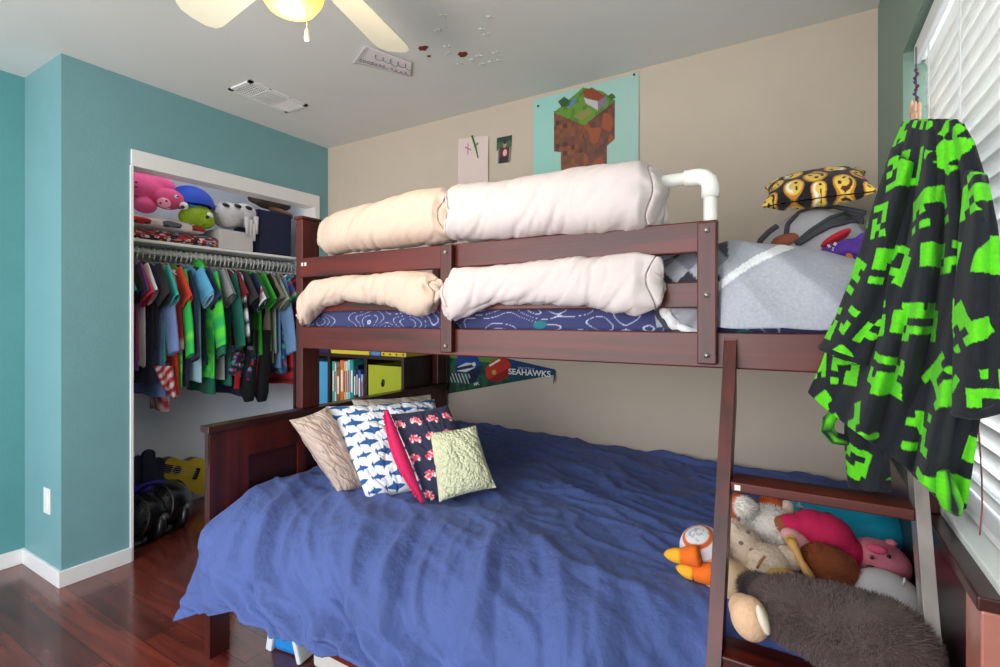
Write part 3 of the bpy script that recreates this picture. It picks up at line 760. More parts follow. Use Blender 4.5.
def p_poster(u, v):
    c = (150+14*u, 205-6*u, 196-6*u)
    c = lin(c)
    blk = hsh(math.floor(u*26), math.floor(v*34))
    if inpoly(u, v, body1): c = lin((lerp(104, 140, blk), lerp(58, 82, blk), 44)); c = lin((74, 42, 38)) if blk > .86 else c
    if inpoly(u, v, body2):
        c = lin((lerp(88, 120, blk), lerp(52, 66, blk), 48)); c = lin((150, 76, 40)) if N(u*9, v*9) > .15 else c
    if inpoly(u, v, grass): c = lin((96, 140, 44)) if blk > .3 else lin((78, 122, 38))
    for P, k in ((farm, (140, 130, 70)), (pond, (90, 120, 200)), (hs1, (190, 185, 190)), (hs2, (120, 112, 130)), (roof, (138, 62, 34)), (tree1, (50, 84, 30)), (tree2, (56, 92, 32))):
        if inpoly(u, v, P): c = lin(k)
    return c
o = thing('wall_poster', 'large pale aqua poster of a blocky brown pillar topped with grass and a house', 'poster', (1.94, -.004, 1.6))
flat_paint('poster_sheet', [(x0, -.004, zt-.005), (x1, -.004, zt), (x0, -.004, zb), (x1, -.004, zb)], 240, 300, p_poster, VCP, o, bulge=.006)
b = MB()
for (px, py) in ((538, 106), (634, 74.5)): b.ell(tuple(atY(px, py, -.010)), (.006, .004, .006), None, 12, 8)
b.build('pin', M_BLACK, o)
# paper drawing
x0_, x1_, zt_, zb_ = 1.15, 1.362, 2.285, 1.95
def p_paper(u, v):
    c = lin((222, 202, 196))
    if v < .10+.05*u and (u < .24): c = lin((40, 150, 140))
    if u > .6 and (u-.78)**2*1.6+(v-.10)**2*2 < .022: c = lin((214, 70, 140))
    if v < .06 and u > .45: c = lin((220, 180, 60))
    if abs(u-.34-.0) < .016 and .70 < v < .90 or (abs(v-.81+ (u-.34)*.3) < .012 and .24 < u < .46): c = lin((170, 110, 150))
    if v < .06 and .25 < u < .5: c = lin((170, 200, 160))
    return c
o = thing('paper_drawing', 'tall white paper drawing with green stem pinned on the beige wall', 'drawing', (1.255, -.004, 1.95))
flat_paint('paper_sheet', [(x0_, -.004, zt_+.012), (x1_, -.004, zt_-.008), (x0_, -.004, zb_), (x1_, -.004, zb_)], 90, 110, p_paper, VCP, o, bulge=.012)
b = MB(); b.tube([atY(472, 136, -.012), atY(474, 143, -.02), atY(476, 150, -.02), atY(478, 158, -.018)], [.006, .005, .004, .003], 8); b.tube([atY(474, 147, -.02), atY(478, 143, -.02)], .0025, 6); b.build('green_stem', mat('green_marker', (50, 140, 60), .7), o)
# photo
def p_photo(u, v):
    c = lin((60, 96, 60)) if v > .55 else lin((120, 130, 110))
    if v > .82: c = lin((30, 60, 50))
    if abs(u-.55) < .34 and v < .58: c = lin((96, 22, 34))
    if (u-.6)**2+(v-.38)**2*1.2 < .02: c = lin((220, 180, 180))
    if (u-.56)**2*1.4+(v-.70)**2 < .016: c = lin((190, 140, 115))
    if (u-.56)**2*1.4+(v-.80)**2*2 < .018: c = lin((36, 26, 28))
    if v < .22 and abs(u-.5) < .3: c = lin((40, 26, 34))
    if u < .12 and v < .5: c = lin((200, 190, 180))
    return c
q = [atY(*p, -.004) for p in ((497, 138), (512, 135), (496, 164), (510, 162))]
tag(flat_paint('photo_print', q, 50, 80, p_photo, VCP, thick=.001), 'small photo print of a person in a dark red shirt on the beige wall', 'photo')
# pennant
pn = [Vector(p) for p in (atY(447, 345, -.004), atY(450, 394, -.004), atY(555, 376.5, -.004))]
o = thing('pennant', 'triangular dark blue felt pennant with football helmet and ball on the back wall', 'pennant', tuple(pn[1]))
xa, xb = pn[0].x+.004, pn[2].x; ztop = pn[0].z; zbot = pn[1].z; ztip = atY(554, 372, -.004).z
def penp(u, v):
    zt = lerp(ztop, ztip+.014, u); zb = lerp(zbot, ztip-.014, u)
    return Vector((lerp(xa, xb, u), -.004-.004*math.sin(u*7), lerp(zb, zt, v)))
def qp(px, py):
    p = atY(px, py, -.004); return p.x, p.z
hc = qp(468, 369); fcx = qp(498, 370)
def p_pen(u, v):
    p = penp(u, v); x, z = p.x, p.z
    c = lin((24, 60, 50)) if N(x*22, z*22) < .05 else lin((34, 92, 60))
    if v > .75 and u < .5: c = lin((96, 150, 64))
    if x > qp(508, 370)[0]: c = lin((20, 60, 110)) if v > .4 else lin((20, 74, 88))
    # helmet
    dx, dz = (x-hc[0])/.092, (z-hc[1]-.01)/.10
    if dx*dx+dz*dz < 1 and dz > -.35: c = lin((30, 70, 150)) if dz > .1 else lin((24, 44, 96))
    if dx*dx+dz*dz < .95 and dz < -.1 and dx > .1: c = lin((20, 28, 60))
    # hawk-like side emblem: pale swoosh
    e = z-hc[1]-.012-.22*(x-hc[0])
    if -.075 < x-hc[0] < .055 and abs(e) < .022*(1-abs(x-hc[0]+.01)/.09)+.006: c = lin((205, 212, 220)) if abs(e) > .009 else lin((24, 34, 70))
    if (x-hc[0]-.045)**2+(z-hc[1]-.03)**2 < .00016: c = lin((235, 238, 240))
    # facemask
    if dx < .2 and -.95 < dz < -.4 and abs((dx*1.3+dz*.7) % .35-.17) < .05: c = lin((200, 205, 215))
    # ball
    a = -.5; X = (x-fcx[0]); Z = (z-fcx[1]); X1 = X*math.cos(a)-Z*math.sin(a); Z1 = X*math.sin(a)+Z*math.cos(a)
    if (X1/.088)**2+(Z1/.062)**2 < 1: c = lin((200, 50, 36)) if Z1 > -.02 else lin((150, 30, 30))
    if (X1/.088)**2+(Z1/.062)**2 < 1 and abs(Z1-.046) < .006 and abs(X1) < .04: c = lin((240, 235, 230))
    if (X1+.03)**2+(Z1)**2 < .0002: c = lin((190, 180, 70))
    if u < .03: c = lin((18, 40, 44))
    return c
b = MB(); b.grid(penp, 320, 130, p_pen); pf = b.build('felt', VC, o, solid=.001)
Rt = lambda p, a: Matrix.Translation(p) @ Matrix.Rotation(a, 4, 'Y') @ Matrix.Rotation(pi/2, 4, 'X')
M_LET = mat('white_lettering', (235, 240, 245), .7)
A = atY(529, 373, -.0115)
text('SEAHAWKS', 'lettering', .045, Rt(A, 0.0), M_LET, o, sx=1.12)
text('SEATTLE', 'small_lettering', .016, Rt(atY(526, 368.6, -.0105), .02), mat('grey_letter', (160, 175, 195), .7), o, sx=1.7)
text('NFL', 'badge_lettering', .022, Rt(atY(476.5, 384, -.0105), -.25), M_LET, o)
b = MB(); b.grid(lambda u, v: Vector((xb-.004+.008*u, -.006-.012*v, ztip-.01-.05*v+.02*u)), 6, 10); b.build('tassel', mat('felt_blue', (20, 60, 100), .9), o, solid=.002)

# ceiling sheet + stars + peeled paint
cz = H-.003
q = [atZ(*p, cz) for p in ((364, 44), (412, 62), (352, 61), (411, 76))]
o = thing('ceiling_note', 'white paper with looping handwriting taped to the ceiling by the fan blade', 'paper', tuple(sum(q, Vector())/4))
tl, tr, bl_, br = q
def cs(u, v): 
    p = bl_.lerp(br, u).lerp(tl.lerp(tr, u), v); p.z = cz-.004-.010*max(0, .12-u)/.12; return p
b = MB(); b.grid(cs, 30, 12, flip=True); b.build('paper_sheet', mat('notepaper', (232, 224, 230), .8), o, solid=.001)
b = MB(); 
def scrib(u0, u1, v, amp, fq, r=.0009):
    pts = []
    for k in range(160):
        t = k/159; u = lerp(u0, u1, t)+.035*math.sin(t*fq+1.9); vv = v+amp*math.sin(t*fq*1.0)*(.6+.6*N(t*9, v*7)); p = cs(clamp(u), clamp(vv)); p.z -= .004; pts.append(p)
    b.tube(pts, r, 5)
scrib(.25, .95, .62, .26, 30); scrib(.08, .55, .24, .13, 44); scrib(.62, .95, .2, .13, 24)
b.build('handwriting', mat('pen_ink', (70, 66, 76), .7), o)
def star(p, r, a):
    b = MB(); P = [(r*(1 if k % 2 == 0 else .42)*math.cos(a+k*pi/5), r*(1 if k % 2 == 0 else .42)*math.sin(a+k*pi/5)) for k in range(10)]
    b.prism(P, lambda x, y, d: Vector((p.x+x, p.y+y, H-.0005-d)), .003); return b
M_GLOW = mat('pale_glow_plastic', (208, 218, 204), .6)
stars = [(447, 46), (448, 53), (443, 15), (438, 30), (482, 29), (487, 34), (490, 17), (460, 63), (472, 60), (479, 56), (482, 64), (491, 61.5), (496, 52), (499, 60)]
names = ['above the double star pair by the reddish spots', 'just under another beside the small reddish spots', 'topmost, alone near the frame top', 'alone above the reddish peel spots', 'upper of the pair right of centre', 'lower of the pair right of centre', 'topmost on the right side', 'lowest, nearest the handwritten note', 'directly right below the bigger reddish spot', 'beside the bigger reddish spot', 'below the middle of the right cluster', 'second from right in the bottom row', 'upper right of the cluster', 'rightmost in the bottom row']
for k, ((px, py), nm) in enumerate(zip(stars, names)):
    p = atZ(px, py, H); tag(star(p, .017, k*.7).build('glow_star', M_GLOW), 'pale green star sticker on ceiling, '+nm, 'sticker', 'glow stars stuck on the ceiling')
M_PEEL = mat('peeled_brown', (120, 44, 30), .8)
for k, (px, py, r, nm) in enumerate(((423, 48, .026, 'larger left reddish brown peeled patch on the ceiling beside the fan blade'), (429, 56, .011, 'tiny reddish brown peeled spot on the ceiling just below the left patch'), (463, 54, .028, 'dark reddish brown peeled patch on the ceiling amid the green stars'))):
    p = atZ(px, py, H); b = MB(); P = [(r*(.7+.5*hsh(k, j))*math.cos(j*pi/7), .75*r*(.7+.5*hsh(j, k))*math.sin(j*pi/7)) for j in range(14)]
    b.prism(P, lambda x, y, d: Vector((p.x+x, p.y+y, H-.0003-d)), .0015); tag(b.build('peeled_patch', M_PEEL), nm, 'mark')

# ================================================================== BOOKSHELF behind headboard
bs = thing('cube_bookshelf', 'dark brown cube bookshelf in the corner behind the headboard', 'bookshelf', (.55, -.18, 0))
sx0, sx1, sy0, sy1, sz = .085, 1.03, -.35, -.01, 1.012
b = MB(); b.box((sx0, sy0, sz-.02), (sx1, sy1, sz)); b.build('top', WD, bs, bevel=.002)
for x in (sx0, .412, .726, sx1-.02): MB().box((x, sy0, 0), (x+.02, sy1, sz-.02)).build('side_panel', WD, bs, bevel=.001)
for z in (.02, .345, .665): MB().box((sx0+.02, sy0+.004, z), (sx1-.02, sy1, z+.018)).build('shelf', WD, bs)
MB().box((sx0, sy1-.006, 0), (sx1, sy1, sz-.02)).build('back_panel', WD, bs)
M_BINB = mat('blue_bin', (76, 158, 206), .8, bump=.3, bscale=120); M_BING = mat('lime_bin', (178, 184, 44), .8, bump=.3, bscale=120)
for (x0, x1, m, lb) in ((.115, .405, M_BINB, 'light blue fabric storage bin in the left bookshelf cube'), (.752, 1.004, M_BING, 'lime yellow fabric storage bin with oval grip hole in the bookshelf')):
    o = thing('storage_bin', lb, 'bin', ((x0+x1)/2, -.2, .684)); zt = .958
    t = .005
    b = MB(); b.box((x0, -.342, .684), (x1, -.337, zt)); b.box((x0, -.04, .684), (x1, -.035, zt)); b.box((x0, -.337, .684), (x0+t, -.04, zt)); b.box((x1-t, -.337, .684), (x1, -.04, zt)); b.box((x0, -.34, .684), (x1, -.04, .69)); b.build('bin_body', m, o)
    b = MB(); b.ell(((x0+x1)/2-.01, -.344, .86), (.013, .003, .024), Matrix.Rotation(.25, 3, 'Y')); b.build('grip_hole', M_BLACK, o)
bk = [('teal', (60, 170, 160), .018, .255), ('white', (225, 225, 215), .012, .25), ('brown and tan', (130, 100, 70), .030, .215), ('orange', (226, 120, 30), .030, .265), ('cream', (220, 205, 180), .012, .26), ('white and red', (225, 225, 225), .014, .262), ('pale cyan', (150, 215, 215), .016, .27), ('aqua green', (40, 150, 150), .026, .268), ('navy', (30, 60, 120), .018, .225), ('black', (28, 30, 40), .012, .24), ('royal blue', (40, 90, 170), .020, .215), ('pale lilac', (180, 180, 210), .014, .19)]
bk = [(a_, b_, c_, d_+.024) for a_, b_, c_, d_ in bk]
x = .440
for k, (nm, c, t, h) in enumerate(bk):
    o = thing('book', nm+' book standing upright in the middle bookshelf cube', 'book', (x+t/2, -.25, .684), 'books in the cube bookshelf')
    m = mat('book_'+str(k), c, .5)
    b = MB(); y0, y1 = -.335, -.15; b.box((x, y0, .684), (x+t*.1+.0015, y1, .684+h)); b.box((x+t-.0015-t*.1, y0, .684), (x+t, y1, .684+h)); b.box((x, y0-.002, .684), (x+t, y0+.002, .684+h)); b.build('cover', m, o, bevel=.0008)
    MB().box((x+.002, y0+.002, .687), (x+t-.002, y1-.003, .681+h)).build('pages', mat('pages'+str(k), (232, 226, 208), .8), o)
    b = MB(); b.box((x+t*.25, y0-.003, .684+h*.35), (x+t*.75, y0-.0018, .684+h*.8)); b.build('spine_print', mat('sp'+str(k), (245, 240, 225) if sum(c) < 420 else (170, 40, 40), .6), o)
    x += t+.0035
for (px0, px1, z0, h, c, lb, ny) in ((331, 369, sz, .026, (218, 200, 60), 'flat yellow board game box on top of the bookshelf', -.33), (371, 380, sz, .026, (90, 140, 210), 'flat blue book on top of the bookshelf', -.33), (381, 406, sz, .024, (225, 205, 50), 'flat yellow picture book with coloured dots on top of the bookshelf', -.33), (407, 413, sz, .022, (110, 150, 210), 'pale blue book at the right end of the bookshelf top', -.32)):
    xa_, xb_ = atY(px0, 350, -.33).x, min(atY(px1, 350, -.33).x, 1.028)
    if xb_ <= xa_: continue
    o = thing('boxed_game' if 'box' in lb else 'picture_book', lb, 'game box' if 'box' in lb else 'book', ((xa_+xb_)/2, -.2, z0))
    MB().box((xa_, ny, z0), (xb_, -.08, z0+h)).build('cover', mat('cov'+str(px0), c, .5), o, bevel=.002)
    if px0 == 381:
        md = mat('red_dot', (200, 60, 40), .6)
        for k in range(4): MB().ell((lerp(xa_+.02, xb_-.02, k/3), ny-.001, z0+.012), (.008, .002, .007), None, 10, 6).build('printed_spot', md, o)
o = thing('purple_box', 'dark purple box on the bookshelf top by the corner', 'box', (.36, -.2, sz)); MB().box((.25, -.33, sz), (atY(330, 350, -.33).x-.012, -.1, sz+.03)).build('box_body', mat('dkpurple', (44, 30, 90), .6), o, bevel=.002)

# laundry basket behind headboard
o = thing('laundry_basket', 'white plastic laundry basket showing its rim behind the headboard', 'basket', (.62, -.72, 0))
b = MB(); 
def basket(u, v):
    a = 2*pi*u; k = (abs(math.cos(a))**4+abs(math.sin(a))**4)**(-.25); r = lerp(.82, 1, v); return Vector((.62+.2*k*math.cos(a)*r, -.74+.30*k*math.sin(a)*r, lerp(.0, .70, v)))
b.grid(basket, 48, 12, closeu=True); b.build('basket_body', M_PLAST, o, solid=.004)
b = MB(); b.tube([basket(k/48, 1) for k in range(49)], .011, 8); b.build('rim', M_PLAST, o)
b = MB(); b.tube([Vector((.81, -.85+.22*k/12, .70+.045*math.sin(pi*k/12))) for k in range(13)], .009, 8); b.build('handle', mat('grey_handle', (170, 175, 185), .4), o)

# ================================================================== CLOSET CONTENT
SX = -.20
MB_ = MB().box((-.62, -1.388, 1.648), (SX, -.022, 1.664)); o = thing('closet_shelf', 'white closet shelf running above the hanging clothes', 'shelf', (-.4, -.7, 1.648)); MB_.build('shelf_board', M_WHITE, o, bevel=.002)
MB().box((-.62, -1.388, 1.575), (-.60, -.022, 1.648)).build('cleat', M_WHITE, o)
RZ = 1.612; RX = -.33
o = thing('closet_rod', 'white closet rod carrying all the hangers', 'rod', (RX, -.7, RZ)); b = MB(); b.tube([(RX, -1.385, RZ), (RX, -.024, RZ)], .016, 16); b.build('rod_tube', M_WHITE, o)
G = [  # colour words, rgb, kind, length, half width, pattern
 ('navy plaid flannel', (40, 60, 110), 'shirt', .80, .20, ('plaid', (150, 170, 200)), 1),
 ('grey checked', (120, 130, 125), 'shirt', .62, .19, ('plaid', (70, 84, 80)), 0),
 ('bright green', (20, 170, 90), 'tee', .58, .2, None, 0),
 ('turquoise', (20, 150, 170), 'tee', .74, .17, None, 0),
 ('black', (20, 20, 26), 'tee', .52, .21, None, 0),
 ('crimson', (186, 24, 50), 'tee', .55, .19, None, 0),
 ('violet', (90, 50, 130), 'shirt', .60, .2, None, 0),
 ('white raglan', (225, 225, 232), 'tee', .58, .18, None, 0),
 ('midnight blue', (28, 32, 62), 'shirt', .68, .2, None, 0),
 ('black collared', (24, 22, 28), 'tee', .50, .22, None, 0),
 ('lavender blue', (112, 134, 190), 'shirt', .76, .17, None, 1),
 ('aqua', (50, 180, 170), 'tee', .56, .2, None, 0),
 ('scarlet and white striped', (200, 50, 70), 'shirt', .86, .1, ('stripe', (235, 200, 205)), 1),
 ('orange red', (215, 60, 30), 'shirt', .76, .18, None, 0),
 ('green block print', (40, 190, 80), 'shirt', .72, .19, ('block', (110, 225, 70)), 1),
 ('dark indigo', (42, 36, 78), 'shirt', .72, .17, None, 1),
 ('sky blue', (90, 175, 220), 'tee', .56, .21, None, 0),
 ('pale ice blue', (170, 212, 228), 'shirt', .70, .18, None, 0),
 ('navy', (26, 40, 80), 'tee', .60, .19, None, 0),
 ('green block print hooded', (30, 180, 90), 'hoodie', .68, .23, ('block', (80, 220, 60)), 1),
 ('bottle green', (14, 100, 78), 'shirt', .78, .19, None, 1),
 ('mid grey', (140, 142, 146), 'tee', .56, .21, None, 0),
 ('light grey', (168, 170, 176), 'shirt', .70, .18, None, 0),
 ('forest teal', (20, 110, 96), 'shirt', .74, .2, None, 1),
 ('maroon', (120, 24, 40), 'tee', .5, .18, None, 0),
 ('black and white gingham', (225, 225, 230), 'shirt', .62, .2, ('check', (26, 26, 30)), 1),
 ('charcoal', (40, 42, 48), 'tee', .60, .2, None, 0),
 ('dark blue heavy', (24, 34, 74), 'shirt', .82, .19, None, 0),
 ('green jersey with gold stripes', (22, 78, 48), 'tee', .54, .22, ('band', (226, 190, 60)), 0),
 ('white and red lettered', (228, 226, 226), 'tee', .66, .19, ('lower', (190, 26, 34)), 0),
 ('vivid green collared', (50, 180, 50), 'tee', .56, .2, None, 0),
 ('jet black', (16, 16, 20), 'shirt', .66, .18, None, 0),
 ('dusty taupe', (128, 116, 108), 'tee', .54, .2, None, 0),
 ('olive grey', (110, 116, 96), 'shirt', .62, .19, None, 0),
 ('mint grey', (150, 176, 160), 'tee', .55, .19, None, 0),
 ('washed denim', (110, 150, 196), 'shirt', .66, .18, None, 1),
 ('cream', (222, 214, 200), 'tee', .62, .16, None, 0),
 ('cobalt printed', (36, 60, 130), 'shirt', .70, .19, ('speck', (60, 190, 140)), 0),
 ('red tartan flannel', (196, 28, 40), 'shirt', .78, .21, ('plaid', (50, 12, 20)), 1),
 ('black hooded', (22, 24, 26), 'tee', .60, .18, None, 0),
 ('pale steel grey', (150, 158, 168), 'tee', .48, .22, None, 0),
 ('ink blue padded', (26, 32, 46), 'shirt', .70, .21, None, 1),
 ('dark slate', (44, 50, 60), 'shirt', .60, .19, None, 0),
]
n = len(G); gy0, gy1 = -1.30, -.065
def garment_paint(base, pat):
    base = lin(base)
    if not pat: return lambda x, z: base
    k, c = pat; c = lin(c)
    def f(x, z):
        if k == 'plaid': return c if (abs((x*14) % 1-.5) < .06 or abs((z*14) % 1-.5) < .06) else base
        if k == 'stripe': return c if (z*11+x*9) % 1 < .5 else base
        if k == 'block': return c if hsh(math.floor(x/.028), math.floor(z/.028)) > .5 else base
        if k == 'check': return c if (int(math.floor(x/.012))+int(math.floor(z/.012))) % 2 else base
        if k == 'band': return c if (-.26 < z < -.20 and abs((z*60) % 1-.5) < .28) else base
        if k == 'lower': return c if z < -.30 or (abs(z+.2) < .015) else base
        if k == 'speck': return c if N(x*30, z*30) > .25 else (lin((190, 40, 60)) if N(x*28, z*28, 4) > .32 else base)
        return base
    return f
def garment(nm, rgb, kind, ln, hw, pat, longs, y, k):
    pf = garment_paint(rgb, pat); lab = nm+(' hooded top' if kind == 'hoodie' else ' t-shirt' if kind == 'tee' else ' long-sleeved shirt' if longs else ' shirt')+' hanging on the closet rod'
    zt = RZ-.066
    o = thing('hanging_shirt', lab, 'shirt', (RX, y, zt-ln), 'clothes hanging on the closet rod')
    sd = k*3.7; tw = (hsh(k, 5)-.5)*.22
    th = .017
    def pos(a, t, z):   # lateral a (towards +x), thickness t, depth z
        return Vector((RX+a, y+t+a*tw, zt+z))
    def torso(u, v):
        z = -ln*v; sh = clamp(v/.10)
        w = lerp(.055, hw*.86, sh**.6)*(1+.08*v)
        zz = z if v > .10 else -ln*v
        an = 2*pi*u; f = 1+.5*N(an*1.2+sd, v*2, sd)
        t = th*(.35+.65*clamp(v*4))*math.sin(an)*f+.010*math.sin(an*3+sd+v*2)*v
        return pos(w*math.cos(an), t, zz-.015*N(an, sd)*v)
    b = MB(); b.grid(torso, 28, 30, lambda u, v: pf(math.cos(2*pi*u)*hw, -ln*v), closeu=True); body = b.build('shirt_body', VC, o)
    for s in (1, -1):
        L = (.50 if longs else .20)*(.9+.2*hsh(k, 3)); dr = math.radians(68 if longs else 52)
        def slv(u, v):
            an = 2*pi*u; r0 = lerp(.075, .05 if longs else .068, v)
            cx = s*(hw*.72+L*v*math.cos(dr)*(1-.35*v*(1 if longs else 0))); cz_ = -.05-ln*.02-L*v*math.sin(dr)
            # section perpendicular to sleeve axis, flattened in y
            px_, pz_ = math.sin(dr), math.cos(dr)
            rr = r0*math.cos(an)
            return pos(cx+s*rr*px_, (th*.9)*math.sin(an)*(1+.4*N(an+sd, v*3))+.006, cz_+rr*pz_)
        b = MB(); b.grid(slv, 18, 14, lambda u, v: pf(hw+v*L, -.05-v*L), closeu=True, flip=(s < 0)); b.build('sleeve', VC, o)
    if kind == 'hoodie':
        b = MB(); b.ell((RX+.03, y, zt-.005), (.07, .025, .05), None, 16, 10)
        b.c = [pf(v.x, v.z) for v in b.v]; b.build('hood', VC, o)
    # hanger
    h = thing('clothes_hanger', 'white plastic hanger on the closet rod holding the '+lab.replace(' hanging on the closet rod', ''), 'hanger', (RX, y, RZ), 'white hangers on the closet rod')
    pts = []
    for j in range(13):
        a = math.radians(-60+j*20); pts.append(Vector((RX+.022*math.sin(a), y, RZ-.002+.022*math.cos(a))))
    pts = [Vector((RX+.002, y, RZ-.045)), Vector((RX+.012, y, RZ-.03))]+[Vector((RX+.0205*math.cos(math.radians(-35+j*18)), y, RZ+.0+.0205*math.sin(math.radians(-35+j*18)))) for j in range(12)]
    b = MB(); b.tube(pts, .0048, 6); b.build('hook', M_PLAST, h)
    zz = RZ-.055
    b = MB(); a1 = .19
    b.tube([Vector((RX-a1*.9, y-tw*a1*.9, zz-.08)), Vector((RX-.03, y, zz-.008)), Vector((RX, y, zz)), Vector((RX+.03, y, zz-.008)), Vector((RX+a1*.9, y+tw*a1*.9, zz-.08))], .0045, 6)
    b.build('shoulder_bar', M_PLAST, h)
for k, g in enumerate(G):
    y = lerp(gy0, gy1, k/(n-1))+(hsh(k, 9)-.5)*.008
    garment(*g[:7], y, k)
# lower hanging pieces
M_JOG = mat('black_fleece', (14, 18, 22), .95, bump=.5, bscale=150)
o = thing('jogging_trousers', 'black fleece trousers hanging low at the right end of the closet', 'trousers', (-.20, -.15, .70))
for (px, nm) in ((249, 'trouser_leg'), (262, 'trouser_leg')):
    pts = [atX(px+3, 330, -.18), atX(px+1, 360, -.18), atX(px-1, 380, -.18), atX(px-1, 392, -.18), atX(px, 401, -.18)]; b = MB(); b.tube(pts, [.04, .045, .05, .048, .028], 16); b.build(nm, M_JOG, o)
def p_pj(u, v): 
    return lin((24, 28, 60)) if N(u*9, v*9) < .05 else (lin((60, 150, 190)) if N(u*12, v*12, 3) > 0 else lin((180, 30, 50)))
o = thing('print_pyjama_shorts', 'dark multicolour print shorts hanging below the shirts', 'shorts', tuple(atX(245, 385, -.16)))
b = MB(); b.grid(lambda u, v: atX(lerp(231, 262, u)+2*math.sin(v*5), lerp(346, lerp(374, 384, u), v), -.16+.02*math.sin(u*12)), 50, 40, p_pj); b.build('shorts_body', VC, o, solid=.012)
for px, y0, y1 in ((238, 372, 389), (255, 362, 391)):
    b = MB(); b.grid(lambda u, v: atX(lerp(px-2.6, px+2.6, u)-v*1.5, lerp(y0, y1, v), -.15+.006*math.sin(v*6)), 6, 12); b.build('red_strap', mat('redstrap%d' % px, (186, 26, 34), .7), o, solid=.004)
def p_rw(u, v): return lin((190, 30, 50)) if (v*3.2+u*2.2) % 1 < .5 else lin((238, 214, 218))
o = thing('striped_scarf', 'red and white striped cloth dangling below the left shirts', 'cloth', tuple(atX(160, 398, -.15)))
b = MB(); b.grid(lambda u, v: atX(lerp(lerp(154, 172, u), lerp(163, 176, u), v), lerp(366, 400-14*(1-u)*1.0, v), -.15+.02*math.sin(u*9)), 24, 30, p_rw); b.build('cloth_body', VC, o, solid=.008)

# shelf items
def plush(name, label, cat, base): return thing(name, label, cat, tuple(base))
def blob(name, ells, m, parent, vox=.008, fur=None):
    b = MB()
    for e in ells:
        c, r = e[0], e[1]; M = e[2] if len(e) > 2 else None
        b.ell(c, r, M, 24, 14)
    o = b.build(name, m, parent, remesh=vox)
    if fur:
        n_, ln, fm = fur; fb = MB(); rnd = random.Random(hash(name) & 255 if False else len(ells)*7+n_)
        tot = sum((e[1][0]*e[1][1]+e[1][1]*e[1][2]+e[1][0]*e[1][2]) for e in ells)
        invs = [((e[2].inverted() if len(e) > 2 and e[2] else Matrix.Identity(3)), Vector(e[0]), e[1]) for e in ells]
        for ei, e in enumerate(ells):
            r = e[1]; share = (r[0]*r[1]+r[1]*r[2]+r[0]*r[2])/tot
            for _ in range(int(n_*share)):
                d = Vector((rnd.gauss(0, 1), rnd.gauss(0, 1), rnd.gauss(0, 1))).normalized()
                p = Vector((d.x*r[0], d.y*r[1], d.z*r[2])); nn = Vector((d.x/r[0], d.y/r[1], d.z/r[2])).normalized()
                if len(e) > 2 and e[2]: p = e[2] @ p; nn = e[2] @ nn
                P = Vector(e[0])+p
                inside = False
                for ej, (iv, c, rr) in enumerate(invs):
                    if ej == ei: continue
                    q = iv @ (P-c)
                    if (q.x/rr[0])**2+(q.y/rr[1])**2+(q.z/rr[2])**2 < .9: inside = True; break
                if inside: continue
                sw = Vector((N(*(P*14)), N(*(P*14+Vector((5, 0, 0)))), -.5+N(*(P*14+Vector((0, 7, 0))))))
                tip = P+(nn*.8+sw*.9).normalized()*ln*(.6+.8*rnd.random())
                s_ = nn.cross(Vector((rnd.random()-.5, rnd.random()-.5, rnd.random()-.5))).normalized()*ln*.13
                P0 = P-nn*.004
                fb.add([P0-s_, P0+s_, tip], [(0, 1, 2)])
        fb.build('fur', fm or m, o)
    return o
def R3(x=0, y=0, z=0): return Euler((x, y, z)).to_matrix()
def eye(parent, p, r=.006, m=None, name='eye'):
    b = MB(); b.ell(p, (r, r, r), None, 12, 8); return b.build(name, m or M_BLACK, parent)
M_PINK = mat('pink_plush', (232, 92, 148), .9, bump=.4, bscale=120, bdist=.004)
M_PINKL = mat('light_pink', (246, 160, 190), .9)
M_EYEW = mat('eye_white', (235, 235, 230), .4)
xS = -.30
X_ = lambda px, py, x=xS: atX(px, py, x)
o = plush('pig_plush', 'hot pink pig soft toy with snout lying on the closet shelf', 'soft toy', X_(160, 216))
hd = blob('head', [(X_(168, 199, -.27), (.075, .085, .062))], M_PINK, o)
blob('body', [(X_(142, 190, -.34), (.09, .12, .095)), (X_(152, 184, -.34), (.07, .13, .06), R3(0, 0, 0)), (X_(145, 206, -.27), (.05, .06, .04))], M_PINK, o)
b = MB(); sc = X_(164, 203, -.19); b.ell(sc, (.02, .036, .030)); sn = b.build('snout', M_PINKL, hd)
b = MB()
for dp in ((160.5, 203), (166.5, 201)): b.ell(X_(*dp, -.170), (.004, .006, .007), None, 8, 6)
b.build('nostril', mat('dkpink', (150, 40, 90), .7), hd)
for dp in ((168, 207.5), (176.5, 196.5)):
    b = MB(); b.ell(X_(*dp, -.195), (.005, .012, .010), None, 12, 8); b.build('eye', M_EYEW, hd); eye(hd, X_(dp[0]+1, dp[1], -.189), .0055, name='pupil')
b = MB()
for dp in ((136, 182), (136, 187), (136, 196), (137, 202)): b.ell(X_(*dp, -.255), (.004, .008, .006), None, 8, 6)
b.build('hoof_dot', mat('dkpink2', (140, 30, 80), .7), o)
M_BLUE = mat('royal_blue_cloth', (28, 72, 190), .7, bump=.2)
o = plush('blue_cap', 'royal blue rounded cap resting over the green frog toy', 'cap', X_(190, 208))
b = MB(); c = X_(190, 200, -.33); b.lathe([(.135*math.cos(t*pi/20), .125*math.sin(t*pi/20)) for t in range(11)], c+Vector((0, 0, -.04)), 32, R3(0, -.15, 0).to_4x4() if False else None); b.build('crown', M_BLUE, o)
b = MB(); b.tube([X_(170+3.0*k, 205-8*math.sin(pi*k/12)*.3+k*.4, -.225) for k in range(13)], .007, 8); b.build('brim', mat('sky_trim', (70, 150, 220), .6), o)
M_LIME = mat('lime_plush', (140, 170, 30), .85, bump=.4, bscale=120)
